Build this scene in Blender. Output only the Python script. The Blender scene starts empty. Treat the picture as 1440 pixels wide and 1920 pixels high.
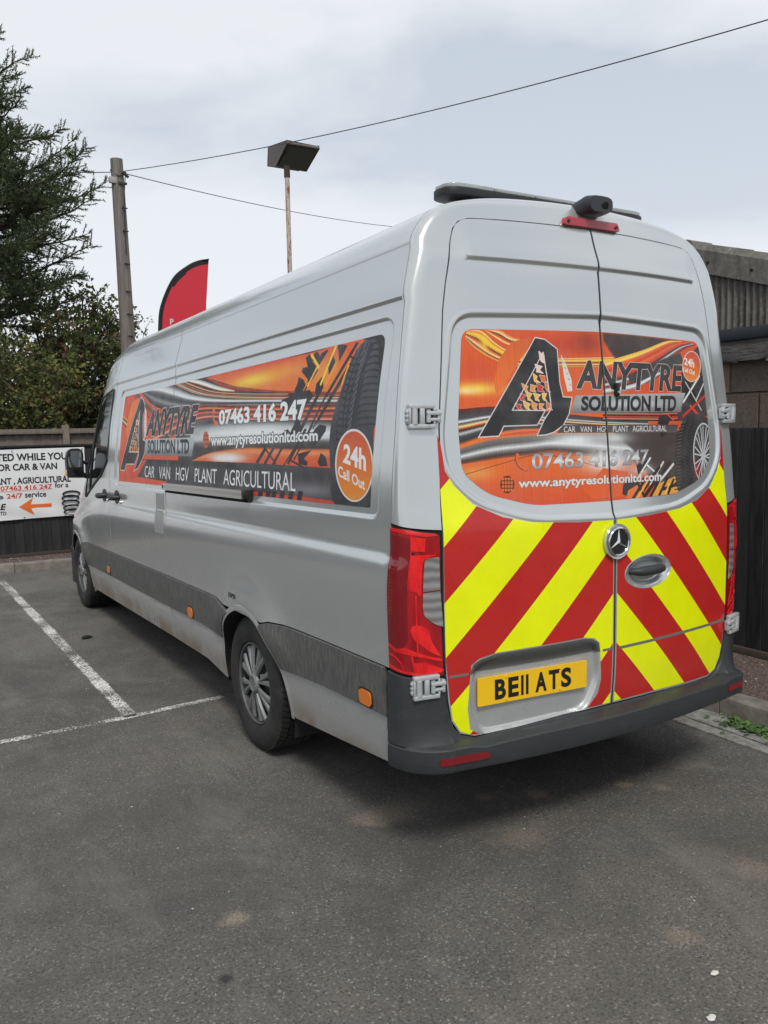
import bpy, bmesh, math, random, sys
import numpy as np
from mathutils import Vector, Matrix
from mathutils.geometry import delaunay_2d_cdt, tessellate_polygon
R = math.radians
rng = random.Random(7)
nrg = np.random.RandomState(11)
sc = bpy.context.scene
COL = sc.collection

# ------------------------------------------------------------------ camera
CAM = np.array([-2.5424, -2.4604, 1.6583])
YAW, PITCH, ROLL, FPX = 0.5400, -0.0994, -0.0186, 1565.6
_d = np.array([math.sin(YAW)*math.cos(PITCH), math.cos(YAW)*math.cos(PITCH), math.sin(PITCH)])
_r = np.array([math.cos(YAW), -math.sin(YAW), 0.0]); _u = np.cross(_r, _d)
_cr, _sr = math.cos(ROLL), math.sin(ROLL)
_r, _u = _cr*_r + _sr*_u, -_sr*_r + _cr*_u
cam = bpy.data.objects.new('camera', bpy.data.cameras.new('camera'))
COL.objects.link(cam)
cam.data.sensor_fit = 'VERTICAL'; cam.data.sensor_height = 24.0
cam.data.lens = FPX/1920*24.0
cam.data.clip_start = .05; cam.data.clip_end = 3000
cam.matrix_world = Matrix(((_r[0], _u[0], -_d[0], CAM[0]), (_r[1], _u[1], -_d[1], CAM[1]), (_r[2], _u[2], -_d[2], CAM[2]), (0, 0, 0, 1)))
sc.camera = cam

# ------------------------------------------------------------------ world and sun: bright overcast afternoon
SUN_EL, SUN_AZ = R(52), R(205)      # azimuth clockwise from +Y
w = bpy.data.worlds.new('World'); sc.world = w; w.use_nodes = True
nt = w.node_tree; nt.nodes.clear()
def wn(t, **k):
    n = nt.nodes.new(t)
    for a, b in k.items(): setattr(n, a, b)
    return n
out = wn('ShaderNodeOutputWorld'); bg = wn('ShaderNodeBackground'); bg.inputs[1].default_value = .10
nt.links.new(bg.outputs[0], out.inputs[0])
sky = wn('ShaderNodeTexSky', sky_type='NISHITA', sun_disc=False, sun_elevation=SUN_EL, sun_rotation=SUN_AZ)
tc = wn('ShaderNodeTexCoord'); mp = wn('ShaderNodeMapping'); mp.inputs['Scale'].default_value = (1, 1, 2.6)
mp.inputs['Location'].default_value = (3.1, .7, .4)
nt.links.new(tc.outputs['Generated'], mp.inputs[0])
n1 = wn('ShaderNodeTexNoise'); n1.inputs['Scale'].default_value = 2.1; n1.inputs['Detail'].default_value = 7; n1.inputs['Roughness'].default_value = .52
n1.inputs['Distortion'].default_value = .25
nt.links.new(mp.outputs[0], n1.inputs['Vector'])
cr = wn('ShaderNodeValToRGB')
cr.color_ramp.elements[0].position = .40; cr.color_ramp.elements[0].color = (4.6, 5.1, 5.7, 1)
cr.color_ramp.elements[1].position = .58; cr.color_ramp.elements[1].color = (6.7, 6.85, 7.05, 1)
nt.links.new(n1.outputs[0], cr.inputs[0])
# brighter cloud base towards the horizon
sx = wn('ShaderNodeSeparateXYZ'); nt.links.new(tc.outputs['Generated'], sx.inputs[0])
mr = wn('ShaderNodeMapRange'); mr.inputs[1].default_value = 0; mr.inputs[2].default_value = .38; mr.inputs[3].default_value = .6; mr.inputs[4].default_value = 0
nt.links.new(sx.outputs[2], mr.inputs[0])
hz = wn('ShaderNodeMix', data_type='RGBA'); hz.inputs[7].default_value = (6.5, 6.65, 6.9, 1)
nt.links.new(mr.outputs[0], hz.inputs[0]); nt.links.new(cr.outputs[0], hz.inputs[6])
mx = wn('ShaderNodeMix', data_type='RGBA'); mx.inputs[0].default_value = .90
nt.links.new(sky.outputs[0], mx.inputs[6]); nt.links.new(hz.outputs[2], mx.inputs[7])
nt.links.new(mx.outputs[2], bg.inputs[0])
sun = bpy.data.objects.new('sun', bpy.data.lights.new('sun', 'SUN')); COL.objects.link(sun)
sun.data.energy = 1.5; sun.data.angle = R(14); sun.data.color = (1, .965, .91)
_sd = Vector((math.sin(SUN_AZ)*math.cos(SUN_EL), math.cos(SUN_AZ)*math.cos(SUN_EL), math.sin(SUN_EL)))
sun.rotation_euler = _sd.to_track_quat('Z', 'Y').to_euler()
vs = sc.view_settings
vs.view_transform = 'Standard'; vs.look = 'None'; vs.exposure = 0.42; vs.gamma = 1.0; vs.use_curve_mapping = False

# ------------------------------------------------------------------ object helpers
def tag(o, label=None, cat=None, group=None, kind=None):
    if label: o['label'] = label
    if cat: o['category'] = cat
    if group: o['group'] = group
    if kind: o['kind'] = kind
    return o
def empty(name, loc=(0, 0, 0), rz=0, **k):
    o = bpy.data.objects.new(name, None); COL.objects.link(o); o.location = loc; o.rotation_euler = (0, 0, rz)
    o.empty_display_size = .1
    return tag(o, **k)
def mkobj(name, mesh, parent=None, **k):
    o = bpy.data.objects.new(name, mesh); COL.objects.link(o)
    if parent is not None: o.parent = parent
    return tag(o, **k)
def mesh_np(name, V, F, mat, smooth=True, uv=None, normals=None):
    me = bpy.data.meshes.new(name)
    me.from_pydata([tuple(map(float, v)) for v in V], [], [tuple(map(int, f)) for f in F])
    for m in (mat if isinstance(mat, (list, tuple)) else [mat]): me.materials.append(m)
    if smooth: me.polygons.foreach_set('use_smooth', [True]*len(me.polygons))
    if uv is not None:
        l = me.uv_layers.new(name='UVMap'); idx = np.empty(len(me.loops), dtype=np.int32); me.loops.foreach_get('vertex_index', idx)
        l.data.foreach_set('uv', np.asarray(uv, dtype=np.float32)[idx].ravel())
    me.update()
    if normals is not None: me.normals_split_custom_set_from_vertices([tuple(n) for n in normals])
    return me
class MB:
    """collects simple solids into one mesh"""
    def __init__(s): s.v = []; s.f = []; s.m = []
    def add(s, V, F, mi=0):
        b = len(s.v); s.v += [tuple(v) for v in V]; s.f += [tuple(i+b for i in f) for f in F]; s.m += [mi]*len(F); return s
    def box(s, c, d, M=None, mi=0):
        c = Vector(c); V = []
        for z in (-1, 1):
            for (x, y) in ((-1, -1), (1, -1), (1, 1), (-1, 1)):
                p = Vector((x*d[0]/2, y*d[1]/2, z*d[2]/2))
                if M is not None: p = M @ p
                V.append(p+c)
        return s.add(V, [(3, 2, 1, 0), (4, 5, 6, 7), (0, 1, 5, 4), (1, 2, 6, 5), (2, 3, 7, 6), (3, 0, 4, 7)], mi)
    def prism(s, pts, h0, h1, T, mi=0):
        """pts 2D outline (ccw), T maps (a,b,h)->3D"""
        n = len(pts); V = [T(a, b, h0) for a, b in pts]+[T(a, b, h1) for a, b in pts]
        tr = tessellate_polygon([[Vector((a, b, 0)) for a, b in pts]])
        F = []
        for t in tr:
            a, b, c = t
            A = (pts[b][0]-pts[a][0])*(pts[c][1]-pts[a][1])-(pts[b][1]-pts[a][1])*(pts[c][0]-pts[a][0])
            if A < 0: a, c = c, a
            F.append((a+n, b+n, c+n)); F.append((c, b, a))
        for i in range(n): j = (i+1) % n; F.append((i, j, j+n, i+n))
        return s.add(V, F, mi)
    def tube(s, pts, rad, n=8, mi=0, cap=True):
        pts = [Vector(p) for p in pts]; rs = rad if isinstance(rad, (list, tuple)) else [rad]*len(pts)
        V = []; F = []; up = None
        for i, p in enumerate(pts):
            t = (pts[min(i+1, len(pts)-1)]-pts[max(i-1, 0)]).normalized()
            if up is None: up = t.orthogonal().normalized()
            up = (up - t*up.dot(t)).normalized(); sd = t.cross(up)
            for k in range(n):
                a = 2*math.pi*k/n; V.append(p+(up*math.cos(a)+sd*math.sin(a))*rs[i])
        for i in range(len(pts)-1):
            for k in range(n):
                j = (k+1) % n; F.append((i*n+k, i*n+j, (i+1)*n+j, (i+1)*n+k))
        if cap: F.append(tuple(range(n-1, -1, -1))); F.append(tuple((len(pts)-1)*n+k for k in range(n)))
        return s.add(V, F, mi)
    def lathe(s, prof, n=48, M=None, mi=0, closed=False):
        """prof (radius, axial) around X axis"""
        V = []; F = []; m = len(prof)
        for k in range(n):
            a = 2*math.pi*k/n
            for r_, x in prof:
                p = Vector((x, r_*math.cos(a), r_*math.sin(a))); V.append(M @ p if M is not None else p)
        for k in range(n):
            j = (k+1) % n
            for i in range(m-1 if not closed else m):
                i2 = (i+1) % m
                F.append((k*m+i, k*m+i2, j*m+i2, j*m+i))
        return s.add(V, F, mi)
    def build(s, name, mats, parent=None, bevel=0, seg=2, smooth=None, angle=35, **k):
        me = bpy.data.meshes.new(name); me.from_pydata(s.v, [], s.f)
        for m in (mats if isinstance(mats, (list, tuple)) else [mats]): me.materials.append(m)
        me.polygons.foreach_set('material_index', s.m)
        if bevel:
            bm = bmesh.new(); bm.from_mesh(me)
            bmesh.ops.remove_doubles(bm, verts=bm.verts, dist=1e-6)
            ed = [e for e in bm.edges if len(e.link_faces) == 2 and e.calc_face_angle(0) > R(25)]
            bmesh.ops.bevel(bm, geom=ed, offset=bevel, segments=seg, profile=.5, affect='EDGES', clamp_overlap=True)
            bm.to_mesh(me); bm.free()
        if smooth is None: smooth = bool(bevel)
        if smooth:
            me.polygons.foreach_set('use_smooth', [True]*len(me.polygons))
            me.set_sharp_from_angle(angle=R(angle))
        me.update()
        return mkobj(name, me, parent, **k)

# ------------------------------------------------------------------ materials
MATS = {}
def mat(name, col=(.5, .5, .5), rough=.5, metal=0, coat=0, spec=.5, trans=0, emis=None, ior=1.45):
    if name in MATS: return MATS[name]
    m = bpy.data.materials.new(name); m.use_nodes = True; b = m.node_tree.nodes['Principled BSDF']
    b.inputs['Base Color'].default_value = (*col, 1); b.inputs['Roughness'].default_value = rough; b.inputs['Metallic'].default_value = metal
    b.inputs['Coat Weight'].default_value = coat; b.inputs['Coat Roughness'].default_value = .04
    b.inputs['Specular IOR Level'].default_value = spec; b.inputs['Transmission Weight'].default_value = trans; b.inputs['IOR'].default_value = ior
    MATS[name] = m; return m
class NG:
    """tiny node-graph writer on a material"""
    def __init__(s, m): s.m = m; s.nt = m.node_tree; s.b = s.nt.nodes['Principled BSDF']
    def n(s, t, ins=None, **k):
        x = s.nt.nodes.new(t)
        for a, b in k.items(): setattr(x, a, b)
        for a, v in (ins or {}).items(): s.set(x, a, v)
        return x
    def set(s, x, a, v):
        i = x.inputs[a]
        if hasattr(v, 'is_output') or isinstance(v, bpy.types.NodeSocket): s.nt.links.new(v, i)
        else: i.default_value = v
    def coord(s, kind='Object', scale=(1, 1, 1), rot=(0, 0, 0)):
        t = s.n('ShaderNodeTexCoord'); mp = s.n('ShaderNodeMapping', {'Vector': t.outputs[kind], 'Scale': scale, 'Rotation': rot}); return mp.outputs[0]
    def noise(s, vec, scale, detail=4, rough=.5, dist=0):
        return s.n('ShaderNodeTexNoise', {'Vector': vec, 'Scale': scale, 'Detail': detail, 'Roughness': rough, 'Distortion': dist}).outputs[0]
    def ramp(s, fac, stops, interp='LINEAR'):
        r_ = s.n('ShaderNodeValToRGB', {'Fac': fac}); cr = r_.color_ramp; cr.interpolation = interp
        while len(cr.elements) < len(stops): cr.elements.new(.5)
        for e, (p, c) in zip(cr.elements, stops):
            e.position = p; e.color = (*c, 1) if not isinstance(c, (int, float)) else (c, c, c, 1)
        return r_.outputs[0]
    def mix(s, fac, a, b, mode='MIX'):
        x = s.n('ShaderNodeMix', data_type='RGBA', blend_type=mode); s.set(x, 0, fac)
        for i, v in ((6, a), (7, b)): s.set(x, i, (*v, 1) if isinstance(v, tuple) and len(v) == 3 else v)
        return x.outputs[2]
    def math(s, op, a, b=0.0, c=None):
        x = s.n('ShaderNodeMath', operation=op); s.set(x, 0, a); s.set(x, 1, b)
        if c is not None: s.set(x, 2, c)
        return x.outputs[0]
    def bump(s, h, strength=.3, dist=.01):
        x = s.n('ShaderNodeBump', {'Height': h, 'Strength': strength, 'Distance': dist}); s.set(s.b, 'Normal', x.outputs[0]); return x.outputs[0]
    def base(s, v): s.set(s.b, 'Base Color', v)
    def rough(s, v): s.set(s.b, 'Roughness', v)
def ng(name, **k):
    m = mat(name, **k); return m, NG(m)

# silver metallic paint with road film that thickens towards the sill (dirt is grime, not shade)
silver, g = ng('silver_paint', col=(.50, .525, .55), rough=.34, metal=.75, coat=.55)
g.b.inputs['Coat Roughness'].default_value = .07
c = g.coord(); dn = g.noise(c, 3.0, 6, .6); fine = g.noise(g.coord(scale=(1, 1, .25)), 22, 5, .7)
sz = g.n('ShaderNodeSeparateXYZ', {'Vector': g.n('ShaderNodeTexCoord').outputs['Object']}).outputs[2]
low = g.n('ShaderNodeMapRange', {'Value': sz, 1: 1.0, 2: .32, 3: 0.04, 4: .85}).outputs[0]
dirt = g.math('MULTIPLY', low, g.ramp(dn, [(.35, .25), (.7, 1.0)]))
dirt2 = g.math('MULTIPLY', dirt, g.ramp(fine, [(.3, .5), (.7, 1.0)]))
low2 = g.math('MULTIPLY', g.n('ShaderNodeMapRange', {'Value': sz, 1: .43, 2: .34, 3: 0.0, 4: .8}).outputs[0], g.ramp(dn, [(.4, .2), (.6, 1)]))
g.base(g.mix(low2, g.mix(dirt2, (.60, .622, .618), (.40, .375, .34)), (.27, .19, .125)))
g.rough(g.math('ADD', .20, g.math('MULTIPLY', dirt2, .40)))
g.set(g.b, 'Metallic', g.math('SUBTRACT', .58, g.math('MULTIPLY', dirt2, .5)))
g.set(g.b, 'Coat Weight', g.math('SUBTRACT', .5, g.math('MULTIPLY', dirt2, .5)))


clad, g = ng('grey_plastic_cladding', col=(.07, .072, .075), rough=.6)
c = g.coord(scale=(1, 1, 1)); st = g.noise(g.coord(scale=(1, 9, 1.6), rot=(R(20), 0, 0)), 9, 7, .75)
g.base(g.mix(g.ramp(st, [(.38, 0), (.68, .85)]), (.072, .074, .076), (.20, .19, .172)))
g.rough(g.ramp(g.noise(c, 12, 5), [(.3, .45), (.7, .75)])); g.bump(g.noise(c, 600, 2), .12, .001)
bumperm, g = ng('bumper_plastic', col=(.05, .053, .055), rough=.5)
c = g.coord(); sc1 = g.noise(g.coord(scale=(1, 1, 2.2)), 16, 9, .85, 1.0)
g.base(g.mix(g.ramp(sc1, [(.54, 0), (.74, .45)]), (.034, .037, .039), (.13, .13, .125)))
g.rough(g.ramp(g.noise(c, 8, 5), [(.3, .38), (.7, .68)])); g.bump(g.noise(c, 500, 2), .15, .001)
black = mat('black_plastic', (.018, .018, .019), .45)
blackgloss = mat('black_gloss', (.01, .01, .011), .12, coat=.4)
gapm = mat('seam_dark', (.012, .012, .013), .9)
rubber, g = ng('tyre_rubber', col=(.028, .028, .029), rough=.75)
g.base(g.mix(g.ramp(g.noise(g.coord(), 6, 6, .7), [(.35, 0), (.8, 1)]), (.016, .016, .017), (.055, .052, .047))); g.bump(g.noise(g.coord(), 120, 3), .2, .002)
coversilver, g = ng('wheel_cover_silver', col=(.42, .43, .44), rough=.5, metal=.35)
g.base(g.mix(g.ramp(g.noise(g.coord(), 14, 6, .7), [(.4, 0), (.8, .6)]), (.25, .253, .256), (.11, .107, .10)))
coverblack = mat('wheel_cover_black', (.02, .02, .021), .4)
hingem, g = ng('hinge_silver', col=(.55, .57, .58), rough=.38, metal=.35, coat=.3)
g.base(g.mix(g.ramp(g.noise(g.coord(), 30, 5, .7), [(.45, 0), (.85, .5)]), (.56, .58, .59), (.25, .24, .23)))
chrome = mat('chrome', (.75, .76, .77), .08, metal=1)
chromesat = mat('chrome_satin', (.62, .63, .64), .25, metal=1)
alum = mat('aluminium_rail', (.58, .56, .53), .32, metal=.9)
glassm, g = ng('window_glass', col=(.006, .008, .009), rough=.06, coat=0, spec=.35)
amber = mat('amber_lens', (.85, .22, .02), .2, coat=.6)
redrefl = mat('red_reflector', (.20, .010, .014), .25, coat=.5)
# ------------------------------------------------------------------ 2D helpers and the panel builder
def inpoly(P, poly):
    x, y = P[:, 0], P[:, 1]; ins = np.zeros(len(P), bool); q = np.asarray(poly); n = len(q); j = n-1
    for i in range(n):
        xi, yi = q[i]; xj, yj = q[j]
        c = ((yi > y) != (yj > y)) & (x < (xj-xi)*(y-yi)/((yj-yi) if yj != yi else 1e-12)+xi)
        ins ^= c; j = i
    return ins
def distpoly(P, poly, closed=True):
    q = np.asarray(poly, float); n = len(q); best = np.full(len(P), 1e9)
    for i in range(n if closed else n-1):
        a = q[i]; b = q[(i+1) % n]; ab = b-a; L = (ab*ab).sum()+1e-18
        t = np.clip(((P-a)@ab)/L, 0, 1); dd = P-(a+t[:, None]*ab); best = np.minimum(best, (dd*dd).sum(1))
    return np.sqrt(best)
def sdf(P, poly):
    dd = distpoly(P, poly); return np.where(inpoly(P, poly), -dd, dd)
def sstep(x, a, b):
    t = np.clip((x-a)/(b-a), 0, 1); return t*t*(3-2*t)
def rounded(pts, rad, n=7):
    """polygon with rounded corners; rad a number or one per corner"""
    out = []; m = len(pts); rs = rad if isinstance(rad, (list, tuple)) else [rad]*m
    for i in range(m):
        p = np.array(pts[i], float); a = np.array(pts[i-1], float)-p; b = np.array(pts[(i+1) % m], float)-p
        la, lb = np.linalg.norm(a), np.linalg.norm(b); r_ = min(rs[i], la*.49, lb*.49)
        if r_ <= 0: out.append(tuple(p)); continue
        p0 = p+a/la*r_; p2 = p+b/lb*r_
        for k in range(n+1):
            t = k/n; out.append(tuple((1-t)**2*p0+2*t*(1-t)*p+t*t*p2))
    return out
def resample(poly, step, closed=True):
    q = [np.array(p, float) for p in poly]; out = []
    for i in range(len(q) if closed else len(q)-1):
        a = q[i]; b = q[(i+1) % len(q)]; n = max(1, int(math.ceil(np.linalg.norm(b-a)/step-1e-6)))
        for k in range(n): out.append(tuple(a+(b-a)*k/n))
    if not closed: out.append(tuple(q[-1]))
    return out
def catmull(pts, per=8):
    p = [np.array(x, float) for x in pts]; p = [2*p[0]-p[1]]+p+[2*p[-1]-p[-2]]; out = []
    for i in range(1, len(p)-2):
        for k in range(per):
            t = k/per
            out.append(tuple(.5*((2*p[i])+(-p[i-1]+p[i+1])*t+(2*p[i-1]-5*p[i]+4*p[i+1]-p[i+2])*t*t+(-p[i-1]+3*p[i]-3*p[i+1]+p[i+2])*t**3)))
    out.append(tuple(p[-2])); return out
def fnormals(P, fmap, h=.004):
    a = fmap(P+[h, 0])-fmap(P-[h, 0]); b = fmap(P+[0, h])-fmap(P-[0, h]); n = np.cross(a, b)
    return n/np.maximum(np.linalg.norm(n, axis=1), 1e-9)[:, None]
def panel(name, poly, fmap, material, parent=None, step=.035, feats=(), flange=.014, off=0.0, holes=(), flip=False, uvf=None, estep=None, feat_off=(-.014, -.009, -.005, 0.0, .005, .009, .014), **kw):
    """sheet metal: outline in surface coordinates, laid on the surface fmap, its edge returned inwards"""
    rings = [resample(poly, estep or step)]+[resample(h, estep or step) for h in holes]
    q = np.array(rings[0]); mn, mxx = q.min(0), q.max(0)
    gx = np.arange(mn[0]+step*.5, mxx[0], step); gy = np.arange(mn[1]+step*.5, mxx[1], step)
    G = np.array([(x+(step*.5 if k % 2 else 0), y) for k, y in enumerate(gy) for x in gx]).reshape(-1, 2)
    ex = []
    for f, closed in feats:
        rs = np.array(resample(f, step*.6, closed))
        t = np.roll(rs, -1, 0)-np.roll(rs, 1, 0) if closed else np.gradient(rs, axis=0)
        t /= np.maximum(np.linalg.norm(t, axis=1), 1e-9)[:, None]; nn = np.stack([-t[:, 1], t[:, 0]], 1)
        for o_ in feat_off: ex.append(rs+nn*o_)
    def clean(P, d):
        if not len(P): return P
        m = inpoly(P, rings[0]) & (distpoly(P, rings[0]) > d)
        for h in rings[1:]: m &= ~inpoly(P, h) & (distpoly(P, h) > d)
        return P[m]
    if ex:
        E_ = clean(np.concatenate(ex), .0025); G = clean(G, step*.4)
        if len(E_) and len(G):
            keep = np.ones(len(G), bool)
            for i in range(0, len(G), 400):
                dd = ((G[i:i+400, None]-E_[None])**2).sum(2).min(1); keep[i:i+400] = dd > (step*.5)**2
            G = G[keep]
        G = np.concatenate([E_, G])
    else: G = clean(G, step*.4)
    pts = []; edges = []
    for r_ in rings:
        b = len(pts); pts += list(r_); edges += [(b+i, b+(i+1) % len(r_)) for i in range(len(r_))]
    nb = len(pts); pts += [tuple(p) for p in G]
    res = delaunay_2d_cdt([Vector(p) for p in pts], edges, [], 1 if not holes else 1, 1e-7)
    V2 = np.array([tuple(v) for v in res[0]]); F = [tuple(f) for f in res[2]]; E2 = res[1]
    if holes:
        F = [f for f in F if not any(inpoly(np.array([V2[list(f)].mean(0)]), h)[0] for h in rings[1:])]
    sgn = -1 if flip else 1
    N = fnormals(V2, fmap)*sgn; P = fmap(V2)+N*off
    # orient faces by the normals
    FF = []
    for f in F:
        a, b, c = P[f[0]], P[f[1]], P[f[2]]
        FF.append(f if np.dot(np.cross(b-a, c-a), N[f[0]]) >= 0 else f[::-1])
    V = [p for p in P]; Nn = [n for n in N]; UV = [u for u in (uvf(V2) if uvf else V2)]
    if flange:
        from collections import Counter
        cnt = Counter()
        for f in FF:
            for i in range(len(f)): cnt[(f[i], f[(i+1) % len(f)])] += 1
        bd = [e for e in cnt if (e[1], e[0]) not in cnt]
        for a, b in bd:
            k = len(V); t = P[b]-P[a]; sn = np.cross(t, N[a]); sn = sn/max(np.linalg.norm(sn), 1e-9)
            V += [P[a], P[b], P[b]-N[b]*flange, P[a]-N[a]*flange]; Nn += [sn]*4; UV += [UV[a], UV[b], UV[b], UV[a]]
            FF.append((k, k+3, k+2, k+1))
    me = mesh_np(name, V, FF, material, True, UV, Nn)
    return mkobj(name, me, parent, **kw)

# ------------------------------------------------------------------ the van's surfaces
van = empty('van', (0, 0, 0), label='silver high-roof panel van with orange tyre graphics and red-yellow chevrons on its rear', cat='van')
_wz = catmull([(.925, .24), (.938, .34), (.952, .44), (.962, .53), (.970, .66), (.974, .78), (.984, .95), (.988, 1.08), (.982, 1.165), (.974, 1.20), (.973, 1.33),
               (.962, 1.50), (.944, 1.66), (.927, 1.79), (.905, 1.92), (.875, 2.08), (.852, 2.19), (.829, 2.29), (.803, 2.37), (.765, 2.43), (.71, 2.475), (.62, 2.512), (.45, 2.545), (.22, 2.562), (0, 2.568)], 10)
_wz = np.array(_wz); _ds = np.concatenate([[0], np.cumsum(np.linalg.norm(np.diff(_wz, axis=0), axis=1))])
_i0 = int(np.argmin(abs(_wz[:, 1]-2.19)))
_s = np.where(_wz[:, 1] <= 2.19, _wz[:, 1], 2.19+(_ds-_ds[_i0]))
SMAX = float(_s[-1]); ZTOP = 2.568
def prof(s): return np.interp(s, _s, _wz[:, 0]), np.interp(s, _s, _wz[:, 1])
_yr = np.array([0, 4.55, 4.85, 5.05, 5.25, 5.5, 5.8, 6.02, 6.2, 6.45, 6.66, 6.78]); _hr = np.array([2.568, 2.568, 2.52, 2.42, 2.22, 1.90, 1.55, 1.32, 1.24, 1.16, 1.02, .86])
_yt = np.array([0, 5.2, 5.6, 6.0, 6.3, 6.55, 6.7, 6.78]); _tt = np.array([1, 1, .995, .975, .945, .90, .84, .76])
def smooth_i(x, X, Y):
    h = .06; return (np.interp(x-h, X, Y)+2*np.interp(x, X, Y)+np.interp(x+h, X, Y))/4
REC_S = rounded([(.205, 1.325), (4.30, 1.325), (4.30, 2.065), (.205, 2.075)], [.05, .07, .06, .085])
ARCH_R = (1.54, .335); ARCH_F = (5.885, .38)
def rake(y): return .018*np.clip(y-.2, 0, 9)
def side_xyz(P, sg):
    y, s = P[:, 0], P[:, 1]
    wd, z = prof(s)
    H = smooth_i(y, _yr, _hr); zb = .86
    z = np.where(z > zb, zb+(z-zb)*(H-zb)/(ZTOP-zb), z)
    wd = wd*smooth_i(y, _yt, _tt)
    d = np.zeros_like(y)
    # pressed window recess, swage lines, arch flare
    near = (s > 1.15) & (s < 2.2) & (y < 4.5)
    if near.any(): q = sdf(P[near], REC_S); d[near] -= .009*(1-sstep(q, -.011, .004))
    g_ = sstep(y, .10, .16)*(1-sstep(y, 4.9, 5.3))
    d += .010*g_*(sstep(s, 2.125, 2.143)-sstep(s, 2.143, 2.30))
    d += .006*g_*(sstep(s, 2.335, 2.350)-sstep(s, 2.350, 2.44))
    for (cy, cz), r0 in ((ARCH_R, .46), (ARCH_F, .47)):
        rr = np.hypot(y-cy, (z-cz)); d += np.where(z > .3, .034*np.exp(-np.clip(rr-r0, 0, 9)**2/.016), 0)*sstep(z, .5, .7)
    d += .007*sstep(y, 4.9, 5.3)*0
    x = -(wd+d)
    return np.stack([sg*-x, y, z-rake(y)], 1)
def side_L(P): return side_xyz(P, -1)
def shR(Q):
    Q[:, 0] -= .050*sstep(Q[:, 0], .80, .96); return Q
def side_R(P): return shR(side_xyz(P, 1))
# rear
_yz = np.array(catmull([(-.030, .40), (-.038, .52), (-.048, .66), (-.050, .85), (-.050, 1.10), (-.047, 1.27), (-.033, 1.38), (-.012, 1.60), (.014, 1.86), (.036, 2.06), (.056, 2.26), (.078, 2.36), (.103, 2.45), (.16, 2.53)], 8))
REC_B = rounded([(-.763, 1.50), (-.775, 1.62), (-.70, 2.075), (-.03, 2.095), (.03, 2.095), (.70, 2.075), (.775, 1.62), (.763, 1.50), (.66, 1.385), (.42, 1.308), (0, 1.29), (-.42, 1.308), (-.66, 1.385)],
                [.06, .08, .09, 0, 0, .09, .08, .06, .10, .1, 0, .1, .10])
REC_P = rounded([(-.70, .60), (-.685, .765), (-.585, .797), (-.17, .802), (-.09, .775), (-.075, .62), (-.14, .497), (-.64, .484)], [.05, .05, .06, .06, .05, .06, .05, .05])
def rear_base(P):
    x, z = P[:, 0], P[:, 1]; return np.stack([x, np.interp(z, _yz[:, 1], _yz[:, 0])+.115*x*x, z], 1)
def rear_xyz(P):
    x, z = P[:, 0], P[:, 1]
    y = np.interp(z, _yz[:, 1], _yz[:, 0])+.115*x*x
    d = np.zeros_like(x)
    m = (z > 1.2) & (z < 2.2)
    if m.any():
        q = sdf(P[m], REC_B); d[m] += -.010*(1-sstep(q, -.011, .003))+.0018*np.exp(-((q-.010)/.006)**2)
    fade = 1-sstep(abs(x), .60, .68)
    d += .011*fade*(sstep(z, 2.276+.0*x, 2.296)-sstep(z, 2.296, 2.42))
    m = (z < .9) & (x < 0)
    if m.any():
        q = sdf(P[m], REC_P)
        d[m] -= .024*(1-sstep(q, -.014, .0))*(1-.92*sstep(z[m], .738, .795))
    hx = ((x-.203)/.135)**2+((z-1.04)/.062)**2
    d -= .022*(1-sstep(hx, .45, 1.0))
    r_ = np.hypot(x, z-1.185)
    return np.stack([x, y-d, z], 1)
# corner frame: outer curve (section of the body side) to inner curve (door outline)
_ko = np.array([.30, .44, .60, .77, 1.0, 1.31, 1.66, 2.09, 2.19, 2.28, 2.36, 2.47, 2.56, 2.66, 2.82, 3.02, SMAX])
_kx = np.array([.700, .715, .790, .803, .808, .806, .790, .742, .724, .703, .690, .668, .640, .590, .44, .22, 0])
_kz = np.array([.30, .44, .60, .77, 1.0, 1.31, 1.66, 2.09, 2.19, 2.275, 2.335, 2.395, 2.425, 2.442, 2.448, 2.452, 2.454])
_ky = np.array([.17, .165, .15, .135, .12, .108, .108, .152, .168, .182, .195, .212, .222, .228, .235, .24, .24])
def frame_pt(t, s, sg):
    t = np.asarray(t, float); s = np.asarray(s, float)
    wd, z0 = prof(s); yo = sum(np.interp(s+h_, _ko, _ky) for h_ in (-.16, -.08, 0, .08, .16))/5; x1 = np.interp(s, _ko, _kx); z1 = np.interp(s, _ko, _kz)
    base = side_xyz(np.stack([yo, s], 1), -1); b2 = side_xyz(np.stack([yo+.02, s], 1), -1)
    P0 = base; t0 = (P0-b2); t0 /= np.linalg.norm(t0, axis=1)[:, None]
    q1 = rear_base(np.stack([-x1, z1], 1)); 
    dirx = P0[:, 0]-q1[:, 0]; dirz = P0[:, 2]-q1[:, 2]; L = np.hypot(dirx, dirz)+1e-9
    e = .02; q2 = rear_base(np.stack([-x1+(-dirx/L)*e, z1+(-dirz/L)*e], 1)); t1 = q1-q2; t1 /= np.linalg.norm(t1, axis=1)[:, None]
    k0 = np.clip((P0[:, 1]-q1[:, 1])*.86, .03, .2)[:, None]; k1 = (L*.74)[:, None]
    A, B, C_, D = P0, P0+t0*k0, q1+t1*k1, q1
    t = t[:, None]; Q = (1-t)**3*A+3*t*(1-t)**2*B+3*t*t*(1-t)*C_+t**3*D
    Q[:, 0] *= -sg
    return shR(Q) if sg > 0 else Q
def frame_L(P): return frame_pt(P[:, 0], P[:, 1], -1)
def frame_R(P): return frame_pt(P[:, 0], P[:, 1], 1)

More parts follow.
